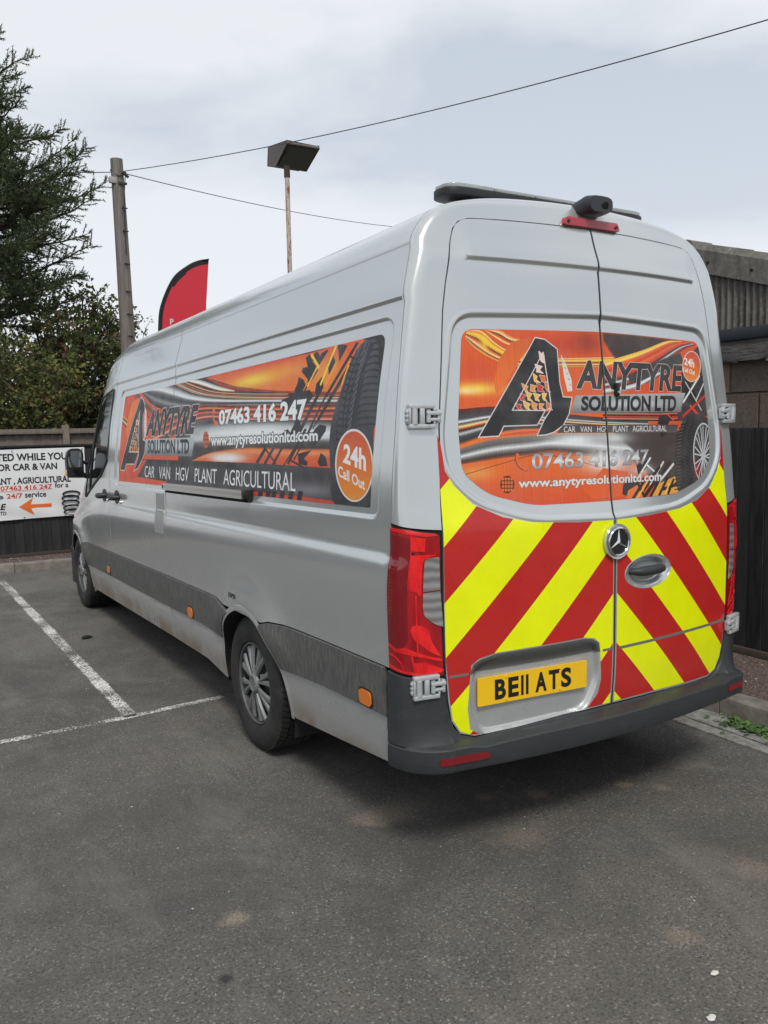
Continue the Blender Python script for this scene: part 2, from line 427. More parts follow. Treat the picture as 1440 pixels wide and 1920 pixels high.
G2 = .0042
def rect(a0, a1, b0, b1): return [(a0, b0), (a1, b0), (a1, b1), (a0, b1)]
def arc(c, r_, a0, a1, n=12, sy=1.0):
    return [(c[0]+r_*math.cos(R(a0+(a1-a0)*k/n)), c[1]+sy*r_*math.sin(R(a0+(a1-a0)*k/n))) for k in range(n+1)]
def seam(s): return float(sum(np.interp(s+h_, _ko, _ky) for h_ in (-.16, -.08, 0, .08, .16))/5)
SROOF = 2.56          # where side skin meets the roof skin
rear_seam = [(seam(s)+G2, s) for s in np.linspace(.772, SROOF, 24)]
RA = arc(ARCH_R, .445, 118, 61, 12)          # rear arch lip between the two cladding strips (front to back)
RA_full = arc(ARCH_R, .445, 178, 2, 26)
FA_full = arc(ARCH_F, .455, 185, -8, 28)
creases = [([(.14, 2.134), (4.9, 2.134)], False), ([(.14, 2.343), (4.9, 2.343)], False)]

def both(name, poly, material, label_l=None, fL=None, fR=None, **k):
    a = panel(name, poly, side_L, material, van, flip=True, **k)
    b = panel(name, poly, side_R, material, van, **k)
    return a, b
YS0, YS1 = 2.915, 4.47; G2 = .0052
# rear quarter panel
lowq = [(.135+G2, .772), (.70, .772), (1.085, .769), (1.22, .762), (1.30, .745)]
RAq = [p for p in RA_full if p[1] > .735][::-1]      # back to front
qp = lowq+RAq+[(1.84, .755), (2.02, .768), (YS0-G2, .772), (YS0-G2, SROOF)]+rear_seam[::-1]
side_a, side_b = both('side_panel', qp, silver, feats=[(REC_S, True)]+creases)
# sliding door (left) / matching plain panel (right)
sd = [(YS0+G2, .772), (YS1-G2, .772), (YS1-G2, SROOF), (YS0+G2, SROOF)]
slide_l = panel('sliding_door', sd, side_L, silver, van, flip=True, feats=[(REC_S, True)]+creases)
slide_r = panel('side_panel', sd, side_R, silver, van, feats=[(REC_S, True)]+creases)
# roof
def roof_map(P):   # a = y, b = signed arclength from the centre (left negative)
    s = SMAX-abs(P[:, 1]); q = side_xyz(np.stack([P[:, 0], s], 1), -1); q[:, 0] *= np.where(P[:, 1] < 0, 1, -1); return q
bw = SMAX-SROOF-.0015
rs_ = [(seam(SMAX-abs(b))+G2, b) for b in np.linspace(-bw, bw, 21)]
panel('roof_panel', rs_+[(YS1-G2, bw), (YS1-G2, -bw)], roof_map, silver, van, flip=True, step=.07, estep=.05)
panel('cab_roof', [(YS1+G2, -bw), (YS1+G2, bw), (4.86, bw), (4.95, bw*.5), (4.97, 0), (4.95, -bw*.5), (4.86, -bw)], roof_map, silver, van, flip=True, step=.07, estep=.04)
# windscreen and bonnet
_wsn = [(5.02, -bw*.55), (5.0, 0), (5.02, bw*.55)]
panel('windscreen', [(4.90, -bw), (4.98, -bw*.5), (5.0, 0), (4.98, bw*.5), (4.90, bw), (5.3, bw+.03), (5.95, bw+.02), (6.0, 0), (5.95, -bw-.02), (5.3, -bw-.03)], roof_map, glassm, van, flip=True, step=.06)
panel('bonnet', [(5.98, -bw-.05), (6.03, 0), (5.98, bw+.05), (6.6, bw+.0), (6.72, 0), (6.6, -bw-.0)], roof_map, silver, van, flip=True, step=.06)
# front door and wing
doorp = [(YS1+G2, .772), (5.40, .772), (5.43, .85), (5.47, 1.15), (5.50, 1.36), (5.42, 1.75), (5.20, 2.2), (5.06, 2.36), (4.88, SROOF-.1), (4.8, SROOF), (YS1+G2, SROOF)]
winp = rounded([(4.56, 1.52), (4.78, 1.40), (5.42, 1.345), (5.36, 1.72), (5.17, 2.06), (5.03, 2.14), (4.56, 2.10)], [.03, .05, .03, .1, .1, .08, .05])
both('front_door', doorp, silver, feats=[(winp, True)]+creases)
for w_, f_, fl in ((0, side_L, True), (1, side_R, False)):
    pass
wing = [(5.415, .772)]+[p for p in FA_full[::-1] if p[1] > .80 and p[0] < 5.885][:0]
FAq = [p for p in FA_full if p[1] > .74]
wingp = [(5.407, .772)]+FAq+[(6.40, .70), (6.62, .70), (6.70, .95), (6.62, 1.5), (6.58, SMAX-bw-.06), (5.99, SMAX-bw-.055), (5.96, 2.3), (5.6, 2.05), (5.51, 1.36), (5.48, 1.15), (5.437, .85)]
both('front_wing', wingp, silver, step=.04)
pillarp = [(5.435, 1.75), (5.512, 1.39), (5.60, 2.06), (5.95, 2.32), (5.95, SMAX-bw-.03), (5.3, SMAX-bw-.04), (4.90, SROOF), (4.895, SROOF-.09), (5.075, 2.365), (5.215, 2.21)]
both('windscreen_pillar', pillarp, blackgloss, step=.04)
# nose
def nose_map(P):
    x, z = P[:, 0], P[:, 1]; y = 6.90-.42*abs(x)**2.6-.16*np.clip(z-.75, 0, 1)**1.4-.05*np.clip(.5-z, 0, 1)
    return np.stack([x, y-.05, z-rake(y)], 1)
panel('nose_panel', rounded([(-.82, .66), (.82, .66), (.76, .98), (.3, 1.03), (-.3, 1.03), (-.76, .98)], .06), nose_map, silver, van, flip=True, step=.05)
gr = panel('radiator_grille', rounded([(-.42, .70), (.42, .70), (.48, .93), (-.48, .93)], .04), nose_map, blackgloss, van, flip=True, off=.008, step=.05)
def bump_f(P):
    a, z = P[:, 0], P[:, 1]; q = nose_map(np.stack([np.clip(a, -.93, .93), z], 1)); q[:, 1] += .03; q[:, 1] -= np.clip(abs(a)-.93, 0, 1)*1.0; return q
panel('front_bumper', rounded([(-1.1, .27), (1.1, .27), (1.1, .60), (.86, .65), (-.86, .65), (-1.1, .60)], .04), bump_f, bumperm, van, flip=True, step=.05)
for sx_ in (-1, 1):
    panel('headlight', rounded([(sx_*.52, .74), (sx_*.84, .78), (sx_*.82, .97), (sx_*.50, .92)], .04), nose_map, mat('headlight_lens', (.55, .57, .6), .08, coat=1), van, flip=True, off=.01, step=.04)

# cladding strips and sills
def S3(poly, name, m, off=.010, **k): return both(name, poly, m, off=off, step=k.pop('step', .05), flange=.02, **k)
RA_b = [p for p in RA_full if p[0] > 1.54]; RA_f = [p for p in RA_full if p[0] <= 1.54]
cr_ = [(.168+G2, .577), (.168+G2, .766), (.70, .766), (1.085, .762), (1.22, .755), (1.30, .738)]
ab = [(ARCH_R[0]-.445*math.cos(R(a)), ARCH_R[1]+.445*math.sin(R(a))) for a in (60, 52, 44, 36, 28)]
S3(cr_+[p for p in ab]+[(1.16, .545), (.7, .568)], 'cladding_strip', clad)
af = [(ARCH_R[0]+.445*math.cos(R(a)), ARCH_R[1]+.445*math.sin(R(a))) for a in (29, 37, 45, 53, 61)]
clf = [(1.76, .725)]+[]
S3(af+[(1.84, .742), (2.02, .763), (YS0-G2, .767), (YS0-G2, .563), (2.3, .563)], 'cladding_strip', clad)
S3([(YS0+G2, .563), (YS1-G2, .563), (YS1-G2, .767), (YS0+G2, .767)], 'cladding_strip', clad)
fb = [(ARCH_F[0]-.455*math.cos(R(a)), ARCH_F[1]+.455*math.sin(R(a))) for a in (58, 50, 40, 30, 24)]
S3([(YS1+G2, .563), (YS1+G2, .767), (5.55, .767)]+[p for p in fb if p[0] < 5.55 or p[1] < .73]+[(5.47, .563)], 'cladding_strip', clad)
ab2 = [(ARCH_R[0]-.445*math.cos(R(a)), ARCH_R[1]+.445*math.sin(R(a))) for a in (27, 18, 8, -2)]
S3([(.178+G2, .385), (.172+G2, .573), (.7, .564), (1.155, .541)]+ab2+[(1.06, .315), (.6, .350)], 'side_sill', silver, off=.002)
af2 = [(ARCH_R[0]+.445*math.cos(R(a)), ARCH_R[1]+.445*math.sin(R(a))) for a in (-4, 6, 16, 27)]
S3(af2+[(2.3, .559), (YS0-G2, .559), (YS0-G2, .35), (2.3, .345), (1.995, .30)], 'side_sill', silver, off=.002)
fb2 = [(ARCH_F[0]-.455*math.cos(R(a)), ARCH_F[1]+.455*math.sin(R(a))) for a in (22, 12, 0, -10)]
S3([(YS0+G2, .35), (YS0+G2, .559), (5.46, .559)]+fb2+[(5.42, .31), (5.3, .345)], 'side_sill', silver, off=.002)
# arch lips
for cy, cz, rr in ((*ARCH_R, .445), (*ARCH_F, .455)):
    for f_, sg in ((side_L, -1), (side_R, 1)):
        m = MB(); A = np.array([(cy+rr*math.cos(R(a)), cz+rr*math.sin(R(a))) for a in np.linspace(-4, 184, 40)])
        P = f_(A); V = []; F = []
        for i, p in enumerate(P):
            c = np.array([p[0], cy, cz-rake(cy)]); u = (p-c); u /= np.linalg.norm(u)
            V += [p+[sg*.006, 0, 0], p+[sg*.004, 0, 0]-u*.018, p-u*.02-[sg*.16, 0, 0], p+u*.012+[sg*.002, 0, 0]]
        for i in range(len(P)-1):
            for a, b in ((0, 1), (3, 0)): F.append((i*4+a, i*4+b, (i+1)*4+b, (i+1)*4+a) if sg > 0 else (i*4+a, (i+1)*4+a, (i+1)*4+b, i*4+b))
        m.add(V, F)
        m.build('wheel_arch', silver, van, smooth=True, angle=40)
        m = MB(); F = []
        for i in range(len(P)-1): F.append((i*4+1, i*4+2, i*4+6, i*4+5) if sg > 0 else (i*4+1, i*4+5, i*4+6, i*4+2))
        m.add(V, F); m.build('wheel_well_edge', gapm, van, smooth=True)
# wheel wells and dark inner shell
for cy, rr in ((1.54, .455), (5.86, .465)):
    for sg in (-1, 1):
        m = MB(); V = []; F = []; n = 24
        for k in range(n+1):
            a = R(-20+220*k/n)
            for x in (.93 if sg < 0 else .88, .62): V.append((sg*x, cy+rr*math.cos(a), .34+rr*math.sin(a)))
        for k in range(n): F.append((2*k, 2*k+1, 2*k+3, 2*k+2))
        c = len(V); V.append((sg*.62, cy, .34)); F += [(2*k+1, 2*k+3, c) for k in range(n)]
        m.add(V, F); m.build('wheel_well', mat('wheel_well_liner', (.02, .02, .02), .9), van)
def shell(P, inset): return P
m = MB(); ys_ = [.14, .6, 1.08, 1.09, 1.99, 2.0, 3.0, 4.0, 5.0, 5.40, 5.41, 6.36, 6.37, 6.6]
srow = np.concatenate([np.linspace(.36, 2.2, 16), np.linspace(2.25, SMAX, 14)])
V = []; F = []; ns = len(srow)
for y in ys_:
    q = side_xyz(np.stack([np.full(ns, y), srow], 1), -1); q[:, 0] *= .972; q[:, 2] = np.where(q[:, 2] > 2.3, q[:, 2]-.03, q[:, 2]*.99)
    if 1.085 < y < 1.995 or 5.405 < y < 6.365: q[:, 0] = np.where(q[:, 2] < .83, np.maximum(q[:, 0], -.60), q[:, 0])
    if y < .5: q[:, 1] += np.where(q[:, 2] > 1.9, .17*sstep(q[:, 2], 1.9, 2.45), 0)
    V += list(q)
    q2 = q[::-1].copy(); q2[:, 0] *= -1; q2 = shR(q2); q2[:, 0] = np.maximum(q2[:, 0]-.012, 0); V += list(q2)
w2 = 2*ns
for i in range(len(ys_)-1):
    for k in range(w2-1): F.append((i*w2+k, i*w2+k+1, (i+1)*w2+k+1, (i+1)*w2+k))
    F.append((i*w2+w2-1, i*w2, (i+1)*w2, (i+1)*w2+w2-1))
F.append(tuple(range(w2))); F.append(tuple((len(ys_)-1)*w2+k for k in range(w2-1, -1, -1)))
m.add(V, F); m.build('inner_shell', gapm, van)

# ------------------------------------------------------------------ rear frame, doors
Lrear = lambda z: float(np.interp(z, [.44, .486, .53, .60, .75, 1.0, 1.31, 1.66, 2.09, 2.19, 2.275], [.60, .68, .752, .79, .803, .808, .806, .790, .742, .724, .703]))
for f_, fl in ((frame_L, False), (frame_R, True)):
    panel('rear_pillar', [(0, 1.318), (1, 1.286), (1, SMAX-.0), (0, SMAX-.0)], f_, silver, van, flip=fl, step=.05, estep=.03)
outline = [(-x, z) for x, z in zip(_kx, _kz) if z > .7]
dl = [(-.674, .486), (-.735, .505), (-.772, .56), (-.788, .64)]+[(-Lrear(z)+G2, z) for z in (.70, .80, 1.0, 1.2, 1.31, 1.5, 1.66, 1.8, 1.95, 2.09, 2.19)]+catmull([(-.702+G2, 2.275), (-.690+G2, 2.335), (-.668+.004, 2.395-.003), (-.640, 2.42), (-.590, 2.4375), (-.44, 2.4435), (-.22, 2.4475), (-G2, 2.449)], 4)
dl += [(-G2, .503), (-.25, .500), (-.5, .490)]
def jog(p):      # the centre seam steps as the doors overlap
    return p
dr = [(-x, z) for x, z in dl]
top_cr = ([(-.62, 2.286), (-.01, 2.286)], False)
door_l = panel('rear_door', dl, rear_xyz, silver, van, step=.03, estep=.02, feats=[(REC_B, True), (REC_P, True), top_cr], feat_off=(-.018, -.011, -.005, 0.0, .004, .010, .016, .023))
door_r = panel('rear_door', dr, rear_xyz, silver, van, step=.03, estep=.02, feats=[(REC_B, True), ([(-a, b) for a, b in top_cr[0]][::-1], False), (arc((.203, 1.04), .1, 0, 355, 20, .5), True)], feat_off=(-.018, -.011, -.005, 0.0, .004, .010, .016, .023))
# black rubber seal in the gap between the doors
m = MB(); zz = np.linspace(.50, 2.45, 40)
q = rear_xyz(np.stack([zz*0, zz], 1)); 
m.tube([tuple(p+np.array([0, .006, 0])) for p in q], .006, 6); m.build('door_seal', black, van)
# ------------------------------------------------------------------ lettering helper
def text_tris(txt, bold=0.0, shear=0.0, font=None, spacing=1.0):
    c = bpy.data.curves.new('lettering', 'FONT'); c.body = txt; c.size = 1; c.offset = bold; c.shear = shear; c.resolution_u = 4; c.space_character = spacing
    o = bpy.data.objects.new('lettering', c); me = o.to_mesh()
    V = np.empty(len(me.vertices)*3); me.vertices.foreach_get('co', V); V = V.reshape(-1, 3)[:, :2].copy()
    me.calc_loop_triangles(); F = np.empty(len(me.loop_triangles)*3, dtype=np.int32); me.loop_triangles.foreach_get('vertices', F); F = F.reshape(-1, 3).copy()
    o.to_mesh_clear(); bpy.data.objects.remove(o); bpy.data.curves.remove(c)
    return V, F
def norm_tris(V):
    mn, mx_ = V.min(0), V.max(0); return (V-mn)/(mx_-mn)
def letters3d(txt, a0, a1, b0, b1, fmap, off, depth, material, parent, name='lettering', bold=.02, shear=0, flip=False):
    """raised lettering filling the box a0..a1 x b0..b1 in surface coordinates"""
    V, F = text_tris(txt, bold, shear); q = norm_tris(V); P2 = np.stack([a0+(a1-a0)*q[:, 0], b0+(b1-b0)*q[:, 1]], 1)
    N = fnormals(P2, fmap)*(-1 if flip else 1); P = fmap(P2); top = P+N*(off+depth); bot = P+N*off
    n = len(P); from collections import Counter
    cnt = Counter(); FF = []
    for f in F:
        a, b, c = [int(i) for i in f]
        if np.dot(np.cross(top[b]-top[a], top[c]-top[a]), N[a]) < 0: b, c = c, b
        FF.append((a, b, c)); 
        for e in ((a, b), (b, c), (c, a)): cnt[e] += 1
    W = list(top)+list(bot)
    for e in cnt:
        if (e[1], e[0]) not in cnt: FF.append((e[0], e[0]+n, e[1]+n, e[1]))
    me = mesh_np(name, W, FF, material, False); return mkobj(name, me, parent)

# ------------------------------------------------------------------ chevrons on the doors
CH0, CHP = .772, .2085
chev, g = ng('chevron_vinyl', rough=.32, coat=.35)
uvn = g.n('ShaderNodeUVMap'); sp = g.n('ShaderNodeSeparateXYZ', {'Vector': uvn.outputs[0]})
cc = g.math('ADD', g.math('ABSOLUTE', sp.outputs[0]), sp.outputs[1])
st = g.math('MODULO', g.math('FLOOR', g.math('DIVIDE', g.math('SUBTRACT', cc, CH0-CHP*4), CHP)), 2)
gr_ = g.ramp(g.noise(g.coord(), 5, 6, .65), [(.35, .90), (.7, 1.0)])
scr = g.ramp(g.noise(g.coord(scale=(3, 1, 14), rot=(0, R(20), 0)), 6, 9, .85, 1), [(.60, 0), (.72, .35)])
colr = g.mix(st, (.93, 1.0, .0), (.55, .022, .018))
g.base(g.mix(scr, g.mix(1.0, colr, gr_, 'MULTIPLY'), g.mix(st, (.86, .95, .12), (.50, .05, .05)))); g.rough(g.ramp(g.noise(g.coord(), 9, 5), [(.3, .22), (.7, .42)]))
def rim_pts(lst): return [(-.776, 1.50), (-.745, 1.445), (-.672, 1.372), (-.55, 1.318), (-.42, 1.291), (-.2, 1.276), (-.012, 1.272)]
cl = [(-.797, 1.63), (-.800, 1.31), (-.801, 1.0), (-.798, .8), (-.784, .655), (-.768, .565), (-.733, .512), (-.69, .495), (-.655, .492), (-.668, .500), (-.694, .515), (-.708, .60), (-.702, .70), (-.694, .768), (-.66, .790), (-.587, .803),
      (-.17, .808), (-.115, .798), (-.084, .775), (-.070, .62), (-.084, .56), (-.134, .508), (-.012, .508), (-.012, 1.272), (-.2, 1.276), (-.42, 1.291), (-.55, 1.318), (-.672, 1.372), (-.745, 1.445), (-.776, 1.50), (-.787, 1.60)]
panel('chevron_sheet', cl, rear_xyz, chev, door_l, step=.04, estep=.02, off=.0012, flange=.001, feats=[(REC_P, True)], feat_off=(.004, .010, .016))
crr = [(.787, 1.60), (.776, 1.50), (.745, 1.445), (.672, 1.372), (.55, 1.318), (.42, 1.291), (.2, 1.276), (.012, 1.272), (.012, .510), (.25, .508), (.5, .499), (.674, .495), (.733, .512), (.768, .565), (.784, .655), (.798, .8), (.801, 1.0), (.800, 1.31), (.797, 1.63)]
ell = [(.203+.150*math.cos(R(a)), 1.04+.073*math.sin(R(a))) for a in range(0, 360, 12)]
panel('chevron_sheet', crr, rear_xyz, chev, door_r, step=.04, estep=.02, off=.0012, flange=.001, holes=[ell])
# seams cut through the sheets
groove = mat('groove_grey', (.16, .16, .15), .6)
panel('door_groove', [(.03, .731), (.792, .733), (.792, .745), (.03, .743)], rear_xyz, groove, door_r, off=.002, flange=.003, step=.05)
panel('door_groove', [(-.786, .728), (-.706, .730), (-.706, .740), (-.786, .738)], rear_xyz, groove, door_l, off=.002, flange=.003, step=.05)
panel('door_groove', [(-.068, .735), (-.010, .735), (-.010, .745), (-.068, .745)], rear_xyz, groove, door_l, off=.002, flange=.003, step=.05)
grip = [(-.700, .735), (-.684, .770), (-.655, .785), (-.587, .799), (-.17, .803), (-.125, .796), (-.092, .777), (-.082, .738)]
panel('grip_cover', grip, rear_xyz, mat('grip_grey', (.10, .104, .10), .55), door_l, step=.012, estep=.01, off=.0035, flange=.003, feats=[(REC_P, True)], feat_off=(-.011, -.009, -.005, -.002))
m = MB()
# handle on the right door
def boxm(c, d): return MB().box(c, d)
hb = rear_xyz(np.array([[.203, 1.04]]))[0]
m = MB(); 
for k in range(13):
    pass
pts = [(.085+.0*k, 0) for k in range(1)]
xs = np.linspace(.105, .305, 9); m.tube([(x, rear_xyz(np.array([[x, 1.04]]))[0][1]-.014-.024*math.sin(math.pi*(x-.105)/.2)**.5 if .105 < x < .305 else rear_xyz(np.array([[x, 1.04]]))[0][1]-.0, 1.045) for x in xs], [.012, .018, .020, .021, .021, .021, .020, .018, .012], 12)
m.build('door_handle', bumperm, door_r, smooth=True)
# silver rim round the handle cup
m = MB(); q = rear_xyz(np.array([(.203+.146*math.cos(R(a)), 1.04+.070*math.sin(R(a))) for a in range(0, 361, 10)]))
m.tube([tuple(p+[0, .001, 0]) for p in q], .003, 8, cap=False); m.build('handle_surround', silver, door_r, smooth=True)

# emblem
em = empty('emblem', (0, 0, 0)); em.parent = van
ec = rear_xyz(np.array([[0, 1.185]]))[0]
T = lambda a, b, h: (ec[0]+a, ec[1]-.006-h, ec[2]+b)
m = MB(); m.prism([(.072*math.cos(R(a)), .072*math.sin(R(a))) for a in range(0, 360, 10)][::-1], 0, .010, lambda a, b, h: T(a, b, h)); m.build('emblem_base', silver, em, bevel=.003)
m = MB(); m.prism([(.060*math.cos(R(a)), .060*math.sin(R(a))) for a in range(0, 360, 10)][::-1], .010, .013, lambda a, b, h: T(a, b, h)); m.build('emblem_disc', mat('emblem_black', (.015, .016, .018), .25, coat=.6), em)
m = MB(); m.tube([T(.056*math.cos(R(a)), .056*math.sin(R(a)), .015) for a in range(0, 361, 10)], .0048, 10, cap=False); m.build('emblem_ring', chrome, em, smooth=True)
m = MB(); S_ = []
for k in range(3):
    a = R(90+120*k); S_ += [(.054*math.cos(a), .054*math.sin(a)), (.0085*math.cos(a+R(60)), .0085*math.sin(a+R(60)))]
V = [T(a, b, .013) for a, b in S_]+[T(0, 0, .021)]
m.add(V, [(6, (i+1) % 6, i) for i in range(6)]+[(6, i, (i+1) % 6) for i in range(0)]); m.build('star', chrome, em, smooth=False)

# number plate
pl = empty('number_plate', (0, 0, 0)); pl.parent = van
pc = rear_xyz(np.array([[-.660, .655], [-.135, .655]])); 
PA = rear_xyz(np.array([[-.661, .65]]))[0]; PB = rear_xyz(np.array([[-.141, .65]]))[0]; PM = rear_xyz(np.array([[-.40, .65]]))[0]
_mid = (PA+PB)/2; PA[2] = PB[2] = .598; PA[1] -= (_mid[1]-PM[1])+.003; PB[1] -= (_mid[1]-PM[1])+.003
px = (PB-PA)/np.linalg.norm(PB-PA); pn = np.array([px[1], -px[0], 0])
def plate_map(P): return PA+P[:, :1]*px+P[:, 1:]*np.array([0, 0, 1.])+0*pn
yel, g = ng('plate_yellow', col=(.86, .46, .012), rough=.28, coat=.5)
g.base(g.mix(g.ramp(g.noise(g.coord(), 10, 6, .7), [(.45, 0), (.9, .4)]), (.93, .55, .010), (.62, .40, .05)))
m = MB(); m.prism(rounded([(0, 0), (.52, 0), (.52, .111), (0, .111)], .006, 3), .0, .006, lambda a, b, h: tuple(PA+a*px+b*np.array([0, 0, 1])+h*pn)); m.build('plate_sheet', yel, pl)
blk = mat('plate_black', (.015, .015, .016), .35)
x = .077
for chs, wd in zip('BE11', (.050, .048, .0115, .0115)):
    if chs == '1': m = MB(); m.prism([(x, .016), (x+wd, .016), (x+wd, .095), (x, .095)], .006, .0075, lambda a, b, h: tuple(PA+a*px+b*np.array([0, 0, 1])+h*pn)); m.build('plate_character', blk, pl)
    else: letters3d(chs, x, x+wd, .016, .095, plate_map, .006, .0015, blk, pl, 'plate_character', .035)
    x += wd+.0115
x += .022
for chs, wd in zip('ATS', (.054, .050, .050)):
    letters3d(chs, x, x+wd, .016, .095, plate_map, .006, .0015, blk, pl, 'plate_character', .035); x += wd+.0105
for a_, b_ in ((.13, .10), (.385, .098), (.13, .011), (.385, .012)):
    m = MB(); c_ = PA+a_*px+b_*np.array([0, 0, 1])+.006*pn; m.prism([(.005*math.cos(R(t)), .005*math.sin(R(t))) for t in range(0, 360, 45)], 0, .004, lambda a, b, h: tuple(c_+a*px+b*np.array([0, 0, 1])+h*pn)); m.build('plate_screw', yel, pl)
letters3d('TYRE SOLUTION', .30, .345, .004, .0075, plate_map, .006, .0004, blk, pl, 'plate_supplier_text', .0) if False else None

# ------------------------------------------------------------------ rear bumper
cols = []
for t in (0, .12, .25, .38, .5, .62, .74, .85, .94):
    P = frame_pt(np.array([t]), np.array([.70]), -1)[0]; cols.append((P[0], P[1], .764-.030*t, t))
for x_, z_ in ((-.800, .728), (-.796, .655), (-.784, .585), (-.765, .535), (-.735, .500), (-.674, .481)):
    cols.append((x_, rear_base(np.array([[x_, .55]]))[0][1], z_, 1.0))
for x_ in (-.6, -.5, -.4, -.3, -.2, -.1, 0): cols.append((x_, rear_base(np.array([[x_, .55]]))[0][1], .486+.012*(1-(x_/.6)**2), 1.0))
cols += [(-a-.050*float(sstep(np.array([-a]), .80, .96)[0]), b, c_, d) for a, b, c_, d in cols[:-1][::-1]]
C2 = np.array([(a, b) for a, b, _, _ in cols]); tg = np.gradient(C2, axis=0); tg /= np.linalg.norm(tg, axis=1)[:, None]; nn = np.stack([tg[:, 1], -tg[:, 0]], 1)
for _ in range(3): nn[1:-1] = (nn[:-2]+nn[1:-1]*2+nn[2:])/4; nn /= np.linalg.norm(nn, axis=1)[:, None]
nn[0] = (-1, 0); nn[-1] = (1, 0)
V = []; prof_n = 0
for i, (x_, y_, T_, t_) in enumerate(cols):
    cx = abs(x_); rearf = float(sstep(np.array([t_ + (1 if cx < .80 else 0)*.0]), .25, 1.0)[0])
    ow = .014+.071*rearf; fade = min(1, max(0, (.80-cx)/.13)) if cx < .80 else 0
    zl = .487 if t_ < 1 else min(T_-.004, .487)
    rows = [(-.02, T_), (.004, T_), (.009, T_-.004)]
    for f in (.25, .5, .75): rows.append((.010+(.012*rearf)*f, T_-.006-(T_-.006-zl-.03*(1 if T_ > .56 else .2))*f))
    zk = zl+.03*(1 if T_ > .56 else .2)
    rows += [(.012+.012*rearf, zk), (.014+.030*rearf, zl+.005), (ow-.005, zl-.001), (ow, zl-.006), (ow+.001, .45), (ow-.001, .408), (ow-.005, .397), (ow-.03, .390), (-.06, .386)]
    prof_n = len(rows)
    for o_, z_ in rows: V.append((x_+nn[i][0]*o_, y_+nn[i][1]*o_, z_))
F = []
for i in range(len(cols)-1):
    for k in range(prof_n-1): F.append((i*prof_n+k, i*prof_n+k+1, (i+1)*prof_n+k+1, (i+1)*prof_n+k))
m = MB(); m.add(V, F)
bp = m.build('rear_bumper', bumperm, van, smooth=True, angle=33)
def bump_face(x_):
    i = np.interp(-abs(x_), C2[:len(C2)//2+1, 0], np.arange(len(C2)//2+1)); i0 = int(i); f = i-i0
    a = np.array(V[i0*prof_n+10]); b = np.array(V[min(i0+1, len(cols)-1)*prof_n+10]); p = a+(b-a)*f
    return np.array([math.copysign(abs(p[0]), x_), p[1], p[2]])
for sg in (-1, 1):
    m = MB(); xs = np.linspace(.66, .86, 9) if sg < 0 else np.linspace(.70, .845, 9); Vv = []
    for x_ in xs:
        p = bump_face(x_); p2 = bump_face(x_+.01); t_ = p2-p; n_ = np.array([t_[1], -t_[0], 0]); n_ = n_/np.linalg.norm(n_); n_ *= (1 if n_[1] < 0 else -1)
        h = .0135*min(1, (x_-.640)/.03)
        for o_, z_ in ((-.003, .443-h), (.004, .443-h), (.004, .443+h), (-.003, .443+h)):
            q = p+n_*o_; Vv.append((sg*abs(q[0])-(.050*float(sstep(np.array([abs(q[0])]), .80, .96)[0]) if sg > 0 else 0), q[1], z_))
    Ff = [(i*4+k, i*4+(k+1) % 4, (i+1)*4+(k+1) % 4, (i+1)*4+k) for i in range(8) for k in range(4)]+[(0, 3, 2, 1), (32, 33, 34, 35)]
    if sg < 0: Ff = [f[::-1] for f in Ff]
    m.add(Vv, Ff); m.build('reflector', redrefl, van)
# seam in the bumper corner
for sg in (-1, 1):
    m = MB(); q = [frame_pt(np.array([t]), np.array([.648+.004]), sg)[0] for t in np.linspace(0, .93, 8)]
    m.tube([tuple(np.array(p)+np.array([0, 0, 0])) for p in [np.array(a) for a in q]], .0135, 6, cap=True) if False else None

# ------------------------------------------------------------------ tail lights
lensd, g = ng('tail_lens_dark_red', col=(.20, .003, .008), rough=.1, coat=1)
lensd2, g = ng('tail_lens_red', col=(.33, .004, .010), rough=.12, coat=1)
g.base(g.mix(g.ramp(g.noise(g.coord(scale=(1, 1, .35)), 16, 4, .6), [(.35, 0), (.7, 1)]), (.25, .003, .008), (.46, .006, .012)))
lensb, g = ng('tail_lens_bright', col=(.92, .008, .012), rough=.12, coat=1)
g.base(g.mix(g.ramp(g.noise(g.coord(scale=(1, 1, .5)), 22, 4, .6), [(.35, 0), (.7, 1)]), (.62, .004, .010), (.98, .02, .02)))
lensc, g = ng('tail_lens_clear', col=(.42, .40, .38), rough=.1, coat=1, metal=.4)
wv = g.n('ShaderNodeTexWave', {'Vector': g.coord(scale=(1, 1, .55)), 'Scale': 16.0, 'Distortion': 2.5, 'Detail': 1.0}, wave_type='RINGS')
g.base(g.mix(wv.outputs[0], (.25, .24, .235), (.46, .45, .44)))
def lp(x, y):
    xr = 468+52*(y-100)/1090; return ((x-112)/(xr-112), 1.312-(y-92)/1098*.556)
def lpoly(L): return [lp(*q) for q in L]
